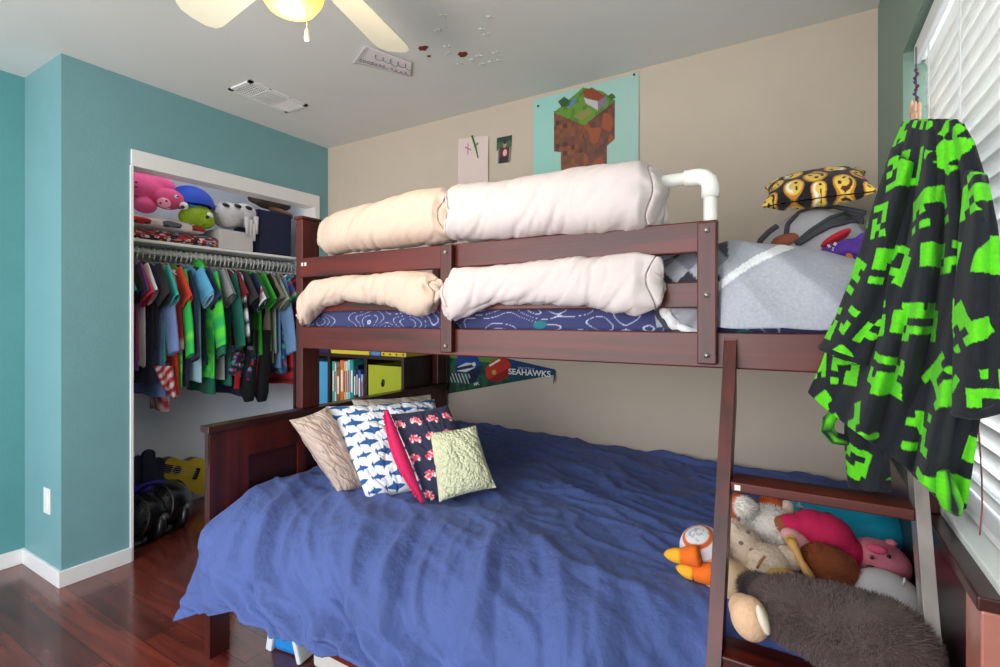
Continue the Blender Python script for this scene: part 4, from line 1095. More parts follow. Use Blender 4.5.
o = plush('frog_plush', 'lime green frog soft toy with bulging eyes on the closet shelf', 'soft toy', X_(196, 230))
hd = blob('head', [(X_(196, 216, -.26), (.07, .10, .065), R3(.25, 0, 0)), (X_(204, 221, -.24), (.06, .06, .05))], M_LIME, o)
for dp in ((184, 206), (209, 216)):
    b = MB(); b.ell(X_(*dp, -.205), (.018, .024, .024), None, 14, 10); ey = b.build('eye', M_EYEW, hd); eye(ey, X_(dp[0]-1.5, dp[1]+1, -.185), .011, name='pupil')
b = MB(); b.tube([X_(190+3*k, 224+3.5*math.sin(k/5*pi), -.195) for k in range(6)], .0022, 6); b.build('mouth', mat('dkgreen', (60, 80, 16), .8), hd)
def p_carb(u, v):
    X, Y = u*4.2, v*1.35; i = math.floor(X); fx = X-i-.5; fy = Y-.55
    c = lin((30, 24, 34)) if N(u*13, v*5) < .1 else lin((150, 30, 44))
    if (fx/.34)**2+(fy/.26)**2 < 1: c = lin((190, 36, 40)) if fy > -.05 else lin((120, 24, 36))
    if (abs(fx)-.22)**2+(fy+.12)**2 < .012: c = lin((210, 200, 205))
    if (abs(fx)-.22)**2+(fy+.12)**2 < .004: c = lin((30, 26, 30))
    if N(u*17+5, v*6+3, 2) > .36: c = lin((225, 215, 220))
    if N(u*14+9, v*5+1, 7) > .42: c = lin((80, 160, 210))
    if N(u*15+2, v*6+8, 5) > .42: c = lin((220, 150, 50))
    return c
def p_carw(u, v):
    X = u*2.6; i = math.floor(X); fx = X-i-.45; fy = v-.5
    c = lin((225, 214, 214))
    if (fx/.33)**2+(fy/.32)**2 < 1: c = lin((190, 40, 44)) if i % 2 == 0 else lin((96, 98, 108))
    if (abs(fx)-.2)**2+(fy+.2)**2*1.5 < .012: c = lin((40, 36, 44))
    return c
def folded(name, lab, px0, px1, py0, py1, x, depth, paint, sl=.0):
    a, b_ = atX(px0, py1, x), atX(px1, py1, x); zt = atX(px0, py0, x).z; ya, yb = a.y, b_.y; zb = 1.667 if sl == 0 else sl; 
    def fn(u, v):
        ang = pi*(v-.5); k = math.cos(ang)**.6 if math.cos(ang) > 0 else 0
        return Vector((x-depth*.12+depth*.12*k+.004*N(u*9, v*4), lerp(ya, yb, u), lerp(zb, zt, v)+.006*N(u*6, v*2, 3)))
    b = MB(); b.grid(fn, 260, 50, paint); b.grid(lambda u, v: Vector((lerp(x-depth*.12, x-depth, v), lerp(ya, yb, u), zt+.006*N(u*6, 2, 3)-.01*v)), 40, 10, lambda u, v: paint(u, 1)); b.grid(lambda u, v: Vector((lerp(x-depth*.12, x-depth, v), lerp(ya, yb, u), zb)), 4, 2, lambda u, v: paint(u, 0))
    return tag(b.build(name, VC, solid=.004), lab, 'blanket')
zt1 = atX(135, 227, -.21).z
folded('folded_blanket', 'folded dark blanket printed with red racing cars on the closet shelf', 126, 218, 225, 247, -.21, .33, p_carb)
folded('folded_blanket', 'folded white car print blanket lying on the dark racing car blanket', 126, 205, 212, 224.5, -.225, .3, p_carw, sl=atX(135, 225, -.21).z+.008)
M_WPL = mat('white_plush', (205, 203, 206), .9, bump=.5, bscale=100)
o = plush('white_box', 'plain white carton on the closet shelf under the white spotted toy', 'box', X_(236, 250)); a = atX(219, 249, -.215); c_ = atX(253, 249, -.215)
MB().box((-.5, a.y, 1.667), (-.215, c_.y, atX(236, 231, -.215).z)).build('carton', mat('carton_white', (205, 200, 200), .7), o, bevel=.003)
o = plush('white_plush', 'white soft toy with black oval spots and stubby fingers on the carton', 'soft toy', X_(235, 231))
zc = atX(236, 231, -.215).z
bd = blob('body', [(X_(228, 217, -.31)+Vector((0, 0, .01)), (.10, .105, .085)), (X_(242, 217, -.31)+Vector((0, 0, .01)), (.09, .11, .08))], M_WPL, o)
for (px, py) in ((226, 203.5), (238, 204.5), (249, 206.5)):
    b = MB(); b.ell(X_(px, py+1.5, -.225), (.014, .026, .013), R3(-.2, .5, 0), 14, 8); b.build('spot', M_BLACK, bd)
for k, (px, py) in enumerate(((247, 226), (250.5, 229), (253.5, 233), (256, 226))):
    b = MB(); b.tube([X_(px, py-9, -.20), X_(px, py, -.195), X_(px+.5, py+8, -.195)], [.016, .014, .009], 10); b.build('finger', M_WPL, bd)
b = MB(); b.tube([X_(214, 206, -.3), X_(209, 200, -.28)], [.02, .006], 8); b.build('ear', M_WPL, bd)
o = plush('navy_bin', 'dark navy fabric bin at the right end of the closet shelf', 'bin', X_(274, 252)); a = atX(258.5, 252, -.21); c_ = atX(291, 252, -.21)
zt = atX(274, 212, -.21).z
b = MB(); t = .006; b.box((-.5, a.y, 1.667), (-.21, c_.y, 1.675)); b.box((-.216, a.y, 1.667), (-.21, c_.y, zt)); b.box((-.5, a.y, 1.667), (-.494, c_.y, zt)); b.box((-.5, a.y, 1.667), (-.21, a.y+t, zt)); b.box((-.5, c_.y-t, 1.667), (-.21, c_.y, zt)); b.build('bin_body', mat('navy_canvas', (26, 30, 62), .85, bump=.3, bscale=150), o, bevel=.002)
o = plush('brown_hat', 'brown and tan knitted hat slumped on top of the navy bin', 'hat', X_(272, 212))
b = MB(); b.ell(X_(270, 203, -.30), (.10, .14, .042), R3(-.12, 0, 0), 40, 20, .22, 14); b.build('crown', mat('brown_wool', (88, 70, 58), .95, bump=.6, bscale=90, var=.3, vscale=20), o)
b = MB(); b.ell(X_(281, 213, -.27), (.06, .09, .022), R3(-.25, 0, 0), 30, 16, .2, 14); b.build('brim', mat('tan_wool', (136, 108, 84), .95, bump=.6), o)

# closet floor: two black fans, ukulele, pads
def fan_round(c, r, yawf, lab):
    o = thing('desk_fan', lab, 'fan', (c[0], c[1], 0)); c = Vector(c)
    R = Matrix.Rotation(yawf, 4, 'Z') @ Matrix.Rotation(pi/2-.25, 4, 'Y')   # lathe axis -> +x-ish
    b = MB(); b.lathe([(0, .0), (r*.96, .0), (r, .012), (r*1.02, .05), (r*.92, .12), (r*.6, .17), (0, .18)][::-1], c-(R @ Vector((0, 0, .09))), 40, R); b.build('housing', M_BLACK, o)
    gf = mat('grille_black', (26, 27, 32), .35)
    b = MB(); cc = c+(R @ Vector((0, 0, .095)))
    for k in range(36):
        a = 2*pi*k/36; b.tube([cc+(R @ Vector((.2*r*math.cos(a), .2*r*math.sin(a), .01))), cc+(R @ Vector((.7*r*math.cos(a+.35), .7*r*math.sin(a+.35), .008))), cc+(R @ Vector((.97*r*math.cos(a+.5), .97*r*math.sin(a+.5), -.006)))], .0022, 5)
    b.lathe([(0, .014), (.2*r, .012), (.22*r, .0)], cc, 24, R); b.lathe([(r*.93, -.01), (r*.99, .006), (r*1.03, -.01)], cc, 40, R)
    b.build('grille', gf, o)
    # side arms + base
    ax = Matrix.Rotation(yawf, 4, 'Z') @ Vector((0, 1, 0))
    for s in (1, -1):
        b = MB(); p = c+ax*s*(r*1.06); b.tube([p, Vector((p.x, p.y, c.z-r*.5)), Vector((c.x+ax.x*s*r*.7, c.y+ax.y*s*r*.7, .02))], [.02, .03, .035], 10); ar = b.build('side_arm', M_BLACK, o)
        b = MB(); b.ell(c+ax*s*(r*1.06+.02), (.02, .02, .02), None, 14, 8); b.build('pivot_knob', mat('knob_grey', (70, 72, 78), .3), ar)
    b = MB(); b.tube([Vector((c.x-.1, c.y, .02)), Vector((c.x+.1, c.y, .02))], .02, 10); b.lathe([(0, .0), (r*.8, .0), (r*.8, .02), (r*.5, .035), (0, .04)], (c.x, c.y, 0), 30); b.build('base', M_BLACK, o)
fan_round((-.24, -1.10, .13), .12, math.radians(-55), 'black round desk fan nearest the closet jamb, slatted grille showing')
fan_round((-.30, -.945, .135), .128, math.radians(-60), 'black round desk fan behind the first, in front of the yellow ukulele')
# pads
M_PAD = mat('dark_navy_foam', (26, 36, 58), .6)
for (px, pt, w, x, lb) in ((137, 455, 7, -.46, 'dark navy rounded pad partly hidden by the closet jamb'), (147, 449, 9, -.44, 'tall dark navy rounded pad standing between two shorter ones'), (157, 457, 7, -.50, 'dark navy rounded pad next to the ukulele')):
    pts = []; top = atX(px, pt, x); 
    o = thing('foam_pad', lb, 'pad', (x, top.y, 0)); b = MB(); hw = w*.0040
    P = [(-hw, 0), (hw, 0), (hw, top.z-hw)]+[(hw*math.cos(a*pi/10), top.z-hw+hw*math.sin(a*pi/10)) for a in range(1, 10)]+[(-hw, top.z-hw)]
    b.prism(P, lambda a, z, d: Vector((x+d, top.y+a, z)), .03); b.build('pad_body', M_PAD, o, bevel=.006)
cloth_lump('purple_cloth', atX(152, 487, -.40)+Vector((0, 0, 0)), (.06, .10, .03), None, mat('violet_blue', (60, 50, 190), .7), label='violet blue cloth lying over the black fans', cat='cloth')
# ukulele, lying sideways against closet back wall
uk = thing('ukulele', 'yellow ukulele with black fretboard leaning sideways on the closet back wall', 'ukulele', tuple(atX(190, 505, -.52)))
ux = -.50
pL = [(163, 471), (166, 461), (173, 457.5), (181, 460), (188, 461), (196, 458), (204, 459.5), (210, 466), (212, 477), (209, 488), (203, 493.5), (196, 494), (190, 490), (184, 483), (178, 479), (171, 480), (165, 478)]
P3 = [atX(px, py, ux) for px, py in pL]
def smoothloop(P, n=4):
    out = []; m = len(P)
    for i in range(m):
        p0, p1, p2, p3 = P[i-1], P[i], P[(i+1) % m], P[(i+2) % m]
        for k in range(n):
            t = k/n; out.append(.5*((2*p1)+(-p0+p2)*t+(2*p0-5*p1+4*p2-p3)*t*t+(-p0+3*p1-3*p2+p3)*t**3))
    return out
SL = smoothloop(P3)
M_UK = mat('yellow_lacquer', (206, 180, 52), .3, coat=.5); M_UKS = mat('brown_side', (96, 60, 30), .4)
b = MB(); nn = len(SL); vs = [p for p in SL]+[p+Vector((-.06, 0, 0)) for p in SL]
b.add(vs, [tuple(range(nn)), tuple(range(2*nn-1, nn-1, -1))]); b.m = 1; b.add(vs, [(i, (i+1) % nn, (i+1) % nn+nn, i+nn) for i in range(nn)])
ub = b.build('body', [M_UK, M_UKS], uk, smooth=False)
RY = Matrix.Rotation(pi/2, 4, 'Y')
b = MB(); b.lathe([(0, .0015), (.024, .0015)], atX(177, 470, ux), 24, RY); b.build('sound_hole', M_BLACK, ub)
b = MB(); b.lathe([(.024, .002), (.034, .002)], atX(177, 470, ux), 24, RY); b.build('rosette', mat('rosette', (170, 150, 80), .5), ub)
nd = (atX(172, 469, ux)-atX(196, 473, ux)).normalized(); nu_ = Vector((0, -nd.z, nd.y))
pA = atX(171, 469, ux); 
def slab(b, a, c, w, t0, t1): b.prism([(0, -w), (1, -w), (1, w), (0, w)], lambda s, q, d: a.lerp(c, s)+nu_*q+Vector((t0+d, 0, 0)), t1-t0)
b = MB(); slab(b, pA, pA+nd*.30, .024, .002, .012); b.build('fretboard', M_BLACK, uk)
b = MB(); slab(b, pA+nd*.30, pA+nd*.40, .034, -.01, .004); b.build('headstock', M_UKS, uk)
pB = atX(196, 473.5, ux); b = MB(); slab(b, pB+nd*.012, pB-nd*.012, .036, .001, .010); b.build('bridge', M_BLACK, uk)
b = MB()
for k in range(4): b.tube([pB+nu_*(.012*(k-1.5))+Vector((.012, 0, 0)), pA+nd*.38+nu_*(.009*(k-1.5))+Vector((.014, 0, 0))], .0007, 5)
b.build('strings', M_PLAST, uk)

# under-bed boxes
o = thing('wipes_pack', 'white and bright blue plastic pack on the floor under the bed', 'pack', (1.25, -1.2, 0))
b = MB(); Rz = Matrix.Rotation(.15, 4, 'Z')
b.cbox((1.285, -1.19, .055), (.16, .16, .11), Rz); b.build('pack_body', mat('blue_pack', (40, 140, 220), .3), o, bevel=.02)
b = MB(); b.cbox((1.215, -1.245, .06), (.03, .09, .125), Rz @ Matrix.Rotation(.2, 4, 'Y')); b.build('white_flap', M_PLAST, o, bevel=.006); b = MB(); b.cbox((1.355, -1.25, .06), (.02, .08, .12), Rz @ Matrix.Rotation(-.3, 4, 'Y')); b.build('white_flap', M_PLAST, o, bevel=.006)
o = thing('storage_box', 'low cream storage box under the bed behind the duvet hem', 'box', (1.75, -1.1, 0))
MB().box((1.42, -1.26, .0), (2.4, -.7, .13)).build('box_body', mat('cream_plastic', (220, 214, 205), .5), o, bevel=.01)
MB().box((1.41, -1.27, .13), (2.41, -.69, .15)).build('lid', mat('cream_plastic2', (226, 222, 214), .5), o, bevel=.006)

# ================================================================== SOFT TOYS ON THE LOWER BED
def on(px, py, y): return atY(px, py, y)
M_BEAR = mat('dark_brown_fur', (78, 62, 60), .95, bump=.8, bscale=90, bdist=.01, var=.2, vscale=20, sheen=.2)
M_BEARF = mat('dark_brown_fur_tips', (98, 80, 78), .95, sheen=.2)
M_PEACH = mat('peach_plush', (226, 186, 150), .9, bump=.4, bscale=120)
bear = thing('brown_bear_plush', 'huge dark brown furry bear soft toy lying face down at the front', 'soft toy', tuple(on(840, 690, -1.15)))
BZ = .638
def onz(px, py, z): return atZ(px, py, z)
bx_ = [(onz(800, 612, BZ), (.085, .085, .062)), (onz(838, 626, BZ), (.10, .095, .068)), (onz(875, 640, BZ), (.095, .095, .072)), (onz(905, 652, BZ-.01), (.045, .085, .06)), (onz(758, 588, BZ-.01), (.04, .05, .03))]
blob('body', bx_, M_BEAR, bear, .008, fur=(30000, .009, M_BEARF))
blob('head', [(onz(778, 606, BZ+.005), (.05, .06, .052))], M_BEAR, bear, .007, fur=(7000, .009, M_BEARF))
blob('muzzle', [(onz(750, 618, BZ-.005), (.036, .04, .042), R3(0, -.3, 0)), (onz(742, 608, BZ), (.026, .03, .028))], M_PEACH, bear, .005)
b = MB(); b.ell(onz(763, 620, BZ+.045), (.008, .012, .026), R3(0, -.35, 0)); b.build('inner_ear', mat('cream_felt', (228, 214, 196), .9), bear)
M_CRM = mat('cream_fur', (228, 206, 184), .95, bump=.7, bscale=100, bdist=.01)
M_WFUR = mat('white_fur', (252, 246, 240), .95, bump=.8, bscale=80, bdist=.012)
M_ORF = mat('rust_orange_plush', (196, 84, 26), .95, bump=.6, bscale=100)
# fluffy white dog with orange ears
dg = thing('white_dog_plush', 'fluffy white soft toy with rust orange ears at the back of the heap', 'soft toy', tuple(on(765, 560, -.85)))
blob('head', [(on(768, 527, -.86), (.068, .07, .056)), (on(780, 538, -.88), (.042, .05, .04)), (on(750, 520, -.84), (.035, .04, .03))], M_WFUR, dg, .007, fur=(9000, .009, M_WFUR))
blob('ear', [(on(736, 507, -.86), (.028, .04, .042), R3(0, .2, 0))], M_ORF, dg, .006)
blob('ear_tuft', [(on(745, 507, -.9), (.022, .03, .024))], M_WFUR, dg, .006, fur=(1500, .012, M_WFUR))
blob('ear', [(on(770, 506, -.80), (.04, .04, .03), R3(0, -.4, 0))], M_ORF, dg, .006)
blob('ear_tuft', [(on(785, 512, -.80), (.026, .03, .036), R3(0, .3, 0))], M_CRM, dg, .006)
# cream puppy
cp = thing('cream_puppy_plush', 'cream spotted puppy soft toy face down, above the brown bear head', 'soft toy', tuple(on(760, 590, -1.0)))
bd = blob('body', [(on(742, 546, -.98), (.05, .055, .05)), (on(733, 533, -.98), (.028, .04, .036)), (on(750, 562, -1.0), (.055, .055, .042))], M_CRM, cp, .007, fur=(5000, .006, M_CRM))
blob('head', [(on(768, 562, -1.04), (.05, .055, .04)), (on(760, 571, -1.08), (.034, .036, .028))], M_CRM, cp, .006, fur=(3500, .004, M_CRM))
blob('paw', [(on(788, 558, -1.02), (.035, .03, .026), R3(0, .6, 0))], M_CRM, cp, .006)
b = MB()
for (px, py) in ((741, 543), (748, 532), (752, 550)): b.ell(on(px, py, -1.05), (.006, .004, .005), None, 8, 6)
b.build('spot', mat('grey_spot', (120, 104, 100), .9), cp)
b = MB(); b.tube([on(757, 568, -1.125), on(760, 562, -1.125), on(765, 556, -1.12)], .003, 6); b.build('mouth', mat('stitch', (170, 120, 80), .9), cp)
# tan small plush near the stile
tp = thing('tan_plush', 'tan soft toy paw lump squeezed behind the ladder upright', 'soft toy', tuple(on(730, 600, -1.12)))
blob('body', [(on(722, 575, -1.10), (.055, .05, .045)), (on(735, 585, -1.12), (.05, .05, .05)), (on(714, 583, -1.1), (.03, .04, .04))], mat('tan_fur', (214, 180, 146), .95, bump=.6), tp, .006)
# round white/orange ball toy
bt_ = thing('ball_plush', 'round white plush ball with an orange ring, lying left of the ladder', 'soft toy', tuple(on(700, 574, -1.06)))
cB = on(703, 550, -1.06)+Vector((0, 0, .004)); rB = .057
def ballp(u, v):
    a, ph = 2*pi*u, pi*v; return cB+R3(.5, -.25, 0) @ Vector((rB*math.sin(ph)*math.cos(a), rB*math.sin(ph)*math.sin(a), rB*math.cos(ph)))
def ballc(u, v):
    if .17 < v < .235: return lin((212, 92, 34))
    if v <= .17: return lin((214, 214, 216)) if N(u*5, v*20) > -.1 else lin((160, 166, 176))
    if .80 < v < .88: return lin((212, 92, 34))
    return lin((232, 226, 232))
b = MB(); b.grid(ballp, 64, 48, ballc, flip=True); b.build('ball_body', VC, bt_)
of = thing('orange_feet_plush', 'pair of bright orange plush feet sticking out beside the white ball', 'soft toy', tuple(on(690, 580, -1.12)))
M_ORG = mat('bright_orange_plush', (236, 110, 20), .85, bump=.3); M_YLT = mat('yellow_tip', (250, 176, 40), .85)
for (p0, p1, p2) in (((700, 556), (682, 556), (664, 554)), ((716, 574), (694, 573), (676, 567))):
    a, c, d = [on(*p, -1.13) for p in (p0, p1, p2)]
    b = MB(); b.tube([a.lerp(c, t/6) for t in range(7)], [.024, .026, .026, .025, .023, .021, .018], 14); ft = b.build('foot', M_ORG, of)
    b = MB(); b.tube([c.lerp(d, t/6) for t in range(7)], [.0185, .0185, .018, .0165, .014, .010, .003], 14); b.build('toe', M_YLT, ft)
# cyan whale
cw = thing('cyan_plush', 'smooth bright cyan whale-like soft toy under the top ladder step', 'soft toy', tuple(on(845, 540, -.55)))
M_CY = mat('cyan_plush', (16, 178, 214), .7, bump=.2)
blob('body', [(on(835, 520, -.60), (.13, .12, .062), R3(0, .05, 0)), (on(872, 528, -.62), (.09, .11, .06)), (on(805, 524, -.6), (.05, .07, .035), R3(0, -.4, 0))], M_CY, cw, .008)
b = MB(); b.tube([on(878, 510, -.62), on(889, 512, -.64)], [.012, .014], 10); b.build('fin', mat('pale_cyan', (110, 200, 230), .6), cw)
b = MB(); b.tube([on(797, 505, -.7), on(803, 508, -.7)], .004, 6); b.tube([on(799, 502, -.7), on(800, 510, -.7)], .003, 6); b.build('white_tag', M_PLAST, cw)
# red shirt monkey
mk = thing('monkey_plush', 'brown monkey soft toy in a magenta shirt draped across the heap', 'soft toy', tuple(on(830, 580, -.9)))
M_MAG = mat('magenta_knit', (206, 24, 84), .85, bump=.4, bscale=200)
blob('shirt', [(on(828, 536, -.88), (.065, .06, .055), R3(0, .5, 0)), (on(812, 526, -.88), (.05, .05, .042)), (on(845, 550, -.88), (.045, .05, .04), R3(0, .5, 0)), (on(795, 524, -.9), (.042, .028, .024), R3(0, .1, 0))], M_MAG, mk, .006)
blob('hand', [(on(782, 524.5, -.9), (.022, .024, .024))], mat('brown_felt', (150, 84, 50), .9), mk, .005)
blob('foot', [(on(828, 519, -.82), (.02, .024, .018))], mat('brown_felt2', (130, 64, 40), .9), mk, .005)
blob('head', [(on(828, 566, -.98), (.065, .055, .05), R3(0, .3, 0))], mat('chestnut_fur', (142, 72, 40), .95, bump=.7, bscale=90), mk, .006, fur=(6000, .006, mat('chestnut_tips', (166, 90, 52), .95)))
pe = thing('pink_ear_plush', 'pale pink plush ear poking out beside the magenta shirt', 'soft toy', tuple(on(797, 555, -.92)))
blob('ear', [(on(797, 540, -.93), (.04, .03, .02), R3(0, .55, 0)), (on(790, 535, -.93), (.024, .024, .018))], mat('pale_pink_plush', (236, 176, 180), .9), pe, .005)
gt = thing('wooden_toy_spoon', 'curved tan wooden toy handle lying across the soft toys', 'toy', tuple(on(808, 580, -1.02)))
b = MB(); b.tube([on(790, 539, -1.0), on(793, 545, -1.02), on(797, 552, -1.03), on(801, 562, -1.04), on(806, 570, -1.05), on(812, 578, -1.05)], [.010, .012, .008, .008, .010, .010], 12); b.ell(on(791, 540, -1.0), (.014, .010, .014)); b.build('handle', mat('tan_wood', (222, 168, 96), .5), gt)
mr = thing('maroon_plush', 'dark maroon plush piece sunk between puppy and magenta shirt', 'soft toy', tuple(on(790, 560, -.9)))
blob('body', [(on(800, 552, -.88), (.05, .05, .05))], mat('maroon_plush', (96, 24, 36), .95, bump=.5), mr, .007)
yc = thing('yellow_plush', 'yellow tan plush edge between puppy head and brown bear', 'soft toy', tuple(on(770, 585, -1.1)))
blob('body', [(on(775, 575, -1.08), (.05, .04, .022))], mat('mustard_plush', (206, 166, 90), .95, bump=.5), yc, .006)
# pink pig face
pg = thing('pink_pig_plush', 'round pink pig soft toy with face turned up near the wall', 'soft toy', tuple(on(878, 590, -.85)))
M_PP = mat('soft_pink_plush', (226, 128, 146), .85, bump=.25, bscale=120)
hp = blob('head', [(on(878, 561, -.86), (.070, .062, .052), R3(0, .15, 0))], M_PP, pg, .006)
def ondisc(px, py, y, r, m, name, rot=0, par=None):
    b = MB(); b.ell(on(px, py, y), r, R3(0, rot, 0), 18, 10); return b.build(name, m, par)
ondisc(877, 549, -.925, (.022, .012, .011), mat('deep_pink', (222, 84, 120), .8), 'snout', .05, hp)
ondisc(872, 557.5, -.928, (.0045, .004, .005), M_BLACK, 'eye', 0, hp); ondisc(889, 556.5, -.922, (.0045, .004, .005), M_BLACK, 'eye', 0, hp)
ondisc(872, 570, -.925, (.014, .005, .010), M_BLACK, 'mouth', .5, hp)
blob('ear', [(on(891, 543, -.85), (.014, .012, .010))], M_PP, pg, .005)
wp = thing('white_round_plush', 'smooth white rounded soft toy in front of the pink pig', 'soft toy', tuple(on(885, 605, -1.0)))
blob('body', [(on(886, 596, -.98), (.075, .07, .055), R3(0, .15, 0)), (on(900, 606, -1.0), (.05, .06, .05))], mat('smooth_white_plush', (244, 238, 238), .8), wp, .007)
b = MB(); b.tube([on(903, 586, -1.04), on(905, 578, -1.04)], .0025, 6); b.build('white_tag', M_PLAST, wp)
# ================================================================== ROBE
rb = thing('fleece_robe', 'black fleece dressing gown with lime green pixel blocks hung over the bunk corner', 'robe', (3.07, -1.2, .86))
def poly(tab, t):
    L = [0]
    for a, c in zip(tab, tab[1:]): L.append(L[-1]+math.hypot(c[0]-a[0], c[1]-a[1]))
    d = t*L[-1]
    for i in range(len(tab)-1):
        if d <= L[i+1] or i == len(tab)-2:
            s = (d-L[i])/(L[i+1]-L[i]); a, c = tab[i], tab[i+1]; return (lerp(a[0], c[0], s), lerp(a[1], c[1], s))
def coons(L, R, T, B):
    def f(u, v):
        l, r, t, b = poly(L, v), poly(R, v), poly(T, u), poly(B, u); out = []
        for k in (0, 1):
            out.append((1-u)*l[k]+u*r[k]+(1-v)*t[k]+v*b[k]-((1-u)*(1-v)*T[0][k]+u*(1-v)*T[-1][k]+(1-u)*v*B[0][k]+u*v*B[-1][k]))
        return out
    return f
GREEN = lin((92, 208, 20)); DARKC = lin((20, 24, 32))
def pix_paint(fn, sc=1.0, sd=0):
    # uv in metres approx
    def f(u, v):
        p = fn(u, v); X, Y = (p.x*.9-p.y*.55)/.098*sc, p.z/.098*sc
        row = math.floor(Y); X += .5*(row % 2); col = math.floor(X)
        fx, fy = X-col-.5, Y-row-.5
        fx += (hsh(col, row, 1+sd)-.5)*.16; fy += (hsh(col, row, 2+sd)-.5)*.16
        a = (hsh(col, row, 3+sd)-.5)*1.7; x = fx*math.cos(a)-fy*math.sin(a); y = fx*math.sin(a)+fy*math.cos(a)
        if max(abs(x), abs(y)) > .35: return DARKC
        i, j = math.floor((x+.35)/.70*5), math.floor((y+.35)/.70*5)
        return GREEN if hsh(i+col*7, j+row*5, 4+sd) > .38 else DARKC
    return f
TT = [(905, 122), (918, 119), (940, 119), (955, 120), (962, 124)]
LL = [(905, 122), (893, 150), (880, 190), (868, 230), (855, 275), (838, 322), (822, 362), (808, 392)]
RR = [(962, 124), (974, 145), (984, 180), (990, 230), (990, 290), (986, 350), (980, 420), (972, 470), (966, 508)]
BB = [(808, 392), (830, 412), (865, 438), (900, 462), (925, 485), (945, 505), (955, 513), (966, 508)]
cf = coons(LL, RR, TT, BB)
def robe_front(u, v):
    px, py = cf(u, v)
    y = lerp(-1.115, -1.335, u)-.085*math.sin(pi*u)*(.55+.45*v)
    y -= (.026*math.sin(u*15+v*2.2+.6)+.018*math.sin(u*29-v*4+2)+.010*math.sin(u*47+v*5))*clamp(v*2.2+.15)*math.sin(pi*clamp(u*1.02))**.5
    y -= .012*N(u*4, v*5, 2)
    p = atY(px, py, y); p.x = min(p.x, 3.156); return p
def robe_back(u, v):
    p = robe_front(u, v); q = robe_front(0, v).lerp(robe_front(1, v), u)
    q = q+Vector((0, .02*math.sin(pi*u), 0)); 
    return Vector((q.x, q.y, p.z))
b = MB(); b.grid(robe_front, 230, 330, pix_paint(robe_front)); body = b.build('robe_body', VCF, rb, solid=.008)
b = MB(); b.grid(robe_back, 60, 60, lambda u, v: DARKC); b.build('robe_lining', VCF, body)
# left sleeve (flattened tube hanging in front)
def sleeve_patch(L, R, T, B, ytop, ybot, bul, sd):
    cc_ = coons(L, R, T, B)
    def fn(u, v):
        px, py = cc_(u, v); y = lerp(ytop, ybot, v)+(lerp(0, -.05, u))-bul*math.sin(pi*u)**.7-.008*math.sin(u*10+v*4+sd); p = atY(px, py, y); p.x = min(p.x, 3.156); return p
    return fn
s1 = sleeve_patch([(893, 152), (880, 190), (866, 235), (852, 280), (836, 320), (820, 350)], [(915, 165), (905, 215), (898, 265), (888, 310), (876, 345), (870, 366)], [(893, 152), (915, 165)], [(820, 350), (838, 358), (855, 364), (870, 366)], -1.15, -1.165, .045, 1)
b = MB(); b.grid(s1, 90, 220, pix_paint(s1, 1.0, 3)); b.build('sleeve', VCF, rb, solid=.008)
b = MB(); b.tube([s1(k/20, .985) for k in range(21)], .007, 8); b.c = [DARKC]*len(b.v); b.build('cuff', VCF, rb)
s2 = sleeve_patch([(968, 170), (962, 230), (958, 290), (956, 350), (955, 416)], [(984, 175), (994, 225), (1003, 290), (1010, 350), (1012, 405)], [(968, 170), (984, 175)], [(955, 416), (975, 419), (995, 414), (1012, 405)], -1.345, -1.40, .03, 2)
b = MB(); b.grid(s2, 90, 220, pix_paint(s2, 1.0, 5)); b.build('sleeve', VCF, rb, solid=.008)
b = MB(); b.tube([s2(k/20, .985) for k in range(21)], .007, 8); b.c = [DARKC]*len(b.v); b.build('cuff', VCF, rb)
# lower left under-flap & belt
s3 = sleeve_patch([(846, 420), (847, 455), (850, 487)], [(885, 440), (888, 470), (890, 492)], [(846, 420), (885, 440)], [(850, 487), (870, 491), (890, 492)], -1.13, -1.13, .02, 4)
b = MB(); b.grid(s3, 60, 60, pix_paint(s3, 1.0, 8)); b.build('inner_flap', VCF, rb, solid=.008)
b = MB(); pts = [on(838, 408, -1.15), on(829, 420, -1.15), on(827, 430, -1.15), on(834, 438, -1.15), on(846, 440, -1.14), on(856, 436, -1.13)]
b.tube(pts, [.010, .012, .014, .014, .012, .010], 10); b.c = [GREEN if hsh(int(v.x*90), int(v.z*90)) > .55 else DARKC for v in b.v]; b.build('belt', VCF, rb)
# twisted hem tail at the lower right tip
b = MB(); b.tube([on(940, 470, -1.36), on(946, 490, -1.36), on(952, 505, -1.355), on(958, 514, -1.35)], [.012, .016, .015, .006], 12); b.c = [GREEN if N(v.x*60, v.z*60) > 0 else DARKC for v in b.v]; b.build('hem_tail', VCF, rb)
# collar / hood
def hood(u, v):
    a = 2*pi*u; r = math.sin(pi*.5*v); c0 = robe_front(.5, .02); k = (abs(math.cos(a))**3+abs(math.sin(a))**3)**(-1/3)
    return Vector((min(c0.x-.006+.036*k*math.cos(a)*r-.01*math.sin(a)*r, 3.155), -1.13+.05*k*math.sin(a)*r, 1.612-.06*(1-math.cos(pi*.5*v))+.006*N(a, v*3)))
b = MB(); b.grid(hood, 80, 40, pix_paint(hood, 1.0, 9), closeu=True); b.build('hood', VCF, rb)

b = MB(); b.ell((3.128, -1.05, 1.545), (.026, .125, .062), None, 40, 20, .06, 12); b.c = [DARKC]*len(b.v); b.build('hood_back', VCF, rb)
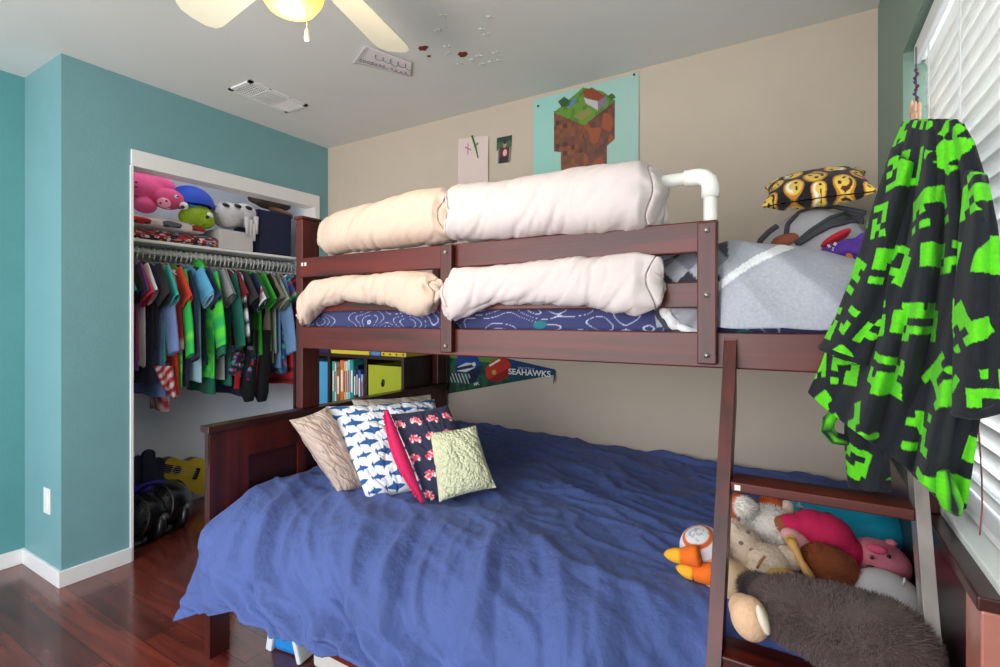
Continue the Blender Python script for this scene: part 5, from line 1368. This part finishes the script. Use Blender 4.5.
# charm hanging in the window
ch = thing('hanging_charm', 'small purple beaded string charm with peach feathers hanging in the window corner', 'charm', tuple(on(915, 118, -.66)))
cxp = atX(916, 47, 3.172); 
b = MB(); b.tube([Vector((3.172, cxp.y, atX(916, 47, 3.172).z)), Vector((3.172, cxp.y, atX(916, 100, 3.172).z))], .0015, 6); b.build('string', mat('purple_string', (70, 40, 100), .6), ch)
b = MB()
for k in range(9):
    p = atX(916+math.sin(k*1.9)*1.5, 70+k*4, 3.172); b.ell(p, (.0045, .0045, .0055), None, 8, 6)
b.build('bead', mat('plum_bead', (84, 24, 60), .4), ch)
b = MB()
for k in range(16):
    p = atX(915+(hsh(k, 1)-.5)*10, 104+hsh(k, 2)*14, 3.165); b.ell(p, (.004, .012, .016), R3(hsh(k, 3)*3, 0, 0), 10, 6)
b.build('feather', mat('peach_feather', (232, 190, 160), .9), ch)

# ================================================================== CAMERA / LIGHT
cam = bpy.data.cameras.new('camera'); co = bpy.data.objects.new('camera', cam); C.objects.link(co)
co.location = CAM; co.rotation_euler = (pi/2, 0, YAW); cam.sensor_width = 36; cam.lens = F/1000*36; cam.shift_y = -(333.5-V0)/1000; cam.clip_start = .02
bpy.context.scene.camera = co
def area(name, loc, rot, sx, sy, e, col, spread=pi):
    l = bpy.data.lights.new(name, 'AREA'); l.shape = 'RECTANGLE'; l.size = sx; l.size_y = sy; l.energy = e; l.color = col; l.spread = spread
    o = bpy.data.objects.new(name, l); C.objects.link(o); o.location = loc; o.rotation_euler = rot; return o
area('window_daylight', (3.75, -1.5, 1.7), (0, math.radians(78), 0), 1.6, 2.4, 48, (.86, .94, 1))
area('front_fill', (1.3, -3.8, 1.3), (math.radians(112), 0, 0), 2.8, 2.0, 64, (1, .97, .95))  # added fill light at the open side behind the camera
l = bpy.data.lights.new('fan_bulb', 'POINT'); l.energy = 8; l.color = (1, .86, .68); l.shadow_soft_size = .08
o = bpy.data.objects.new('fan_bulb', l); C.objects.link(o); o.location = (fc.x, fc.y, 1.93)
area('closet_fill', (-.16, -.72, 2.2), (0, math.radians(35), 0), .08, 1.1, 1.3, (1, .98, .95))  # unseen fill light added to brighten the closet, not a fitting
w = bpy.data.worlds.new('world'); bpy.context.scene.world = w; w.use_nodes = True; nt = w.node_tree; bg = nt.nodes['Background']
sk = nt.nodes.new('ShaderNodeTexSky'); sk.sky_type = 'HOSEK_WILKIE' if False else 'NISHITA'; sk.sun_disc = False; sk.sun_elevation = .7; sk.sun_rotation = 2; 
mx = nt.nodes.new('ShaderNodeMix'); mx.data_type = 'RGBA'; mx.inputs[0].default_value = .9; mx.inputs[7].default_value = (.92, .96, 1, 1)
nt.links.new(sk.outputs[0], mx.inputs[6]); nt.links.new(mx.outputs[2], bg.inputs[0]); bg.inputs[1].default_value = 1.6
vs_ = bpy.context.scene.view_settings; vs_.view_transform = 'Standard'; vs_.look = 'None'; vs_.exposure = 0.0
bpy.context.scene.cycles.use_denoising = True
for o in bpy.data.objects:
    if '_o' in o: del o['_o']
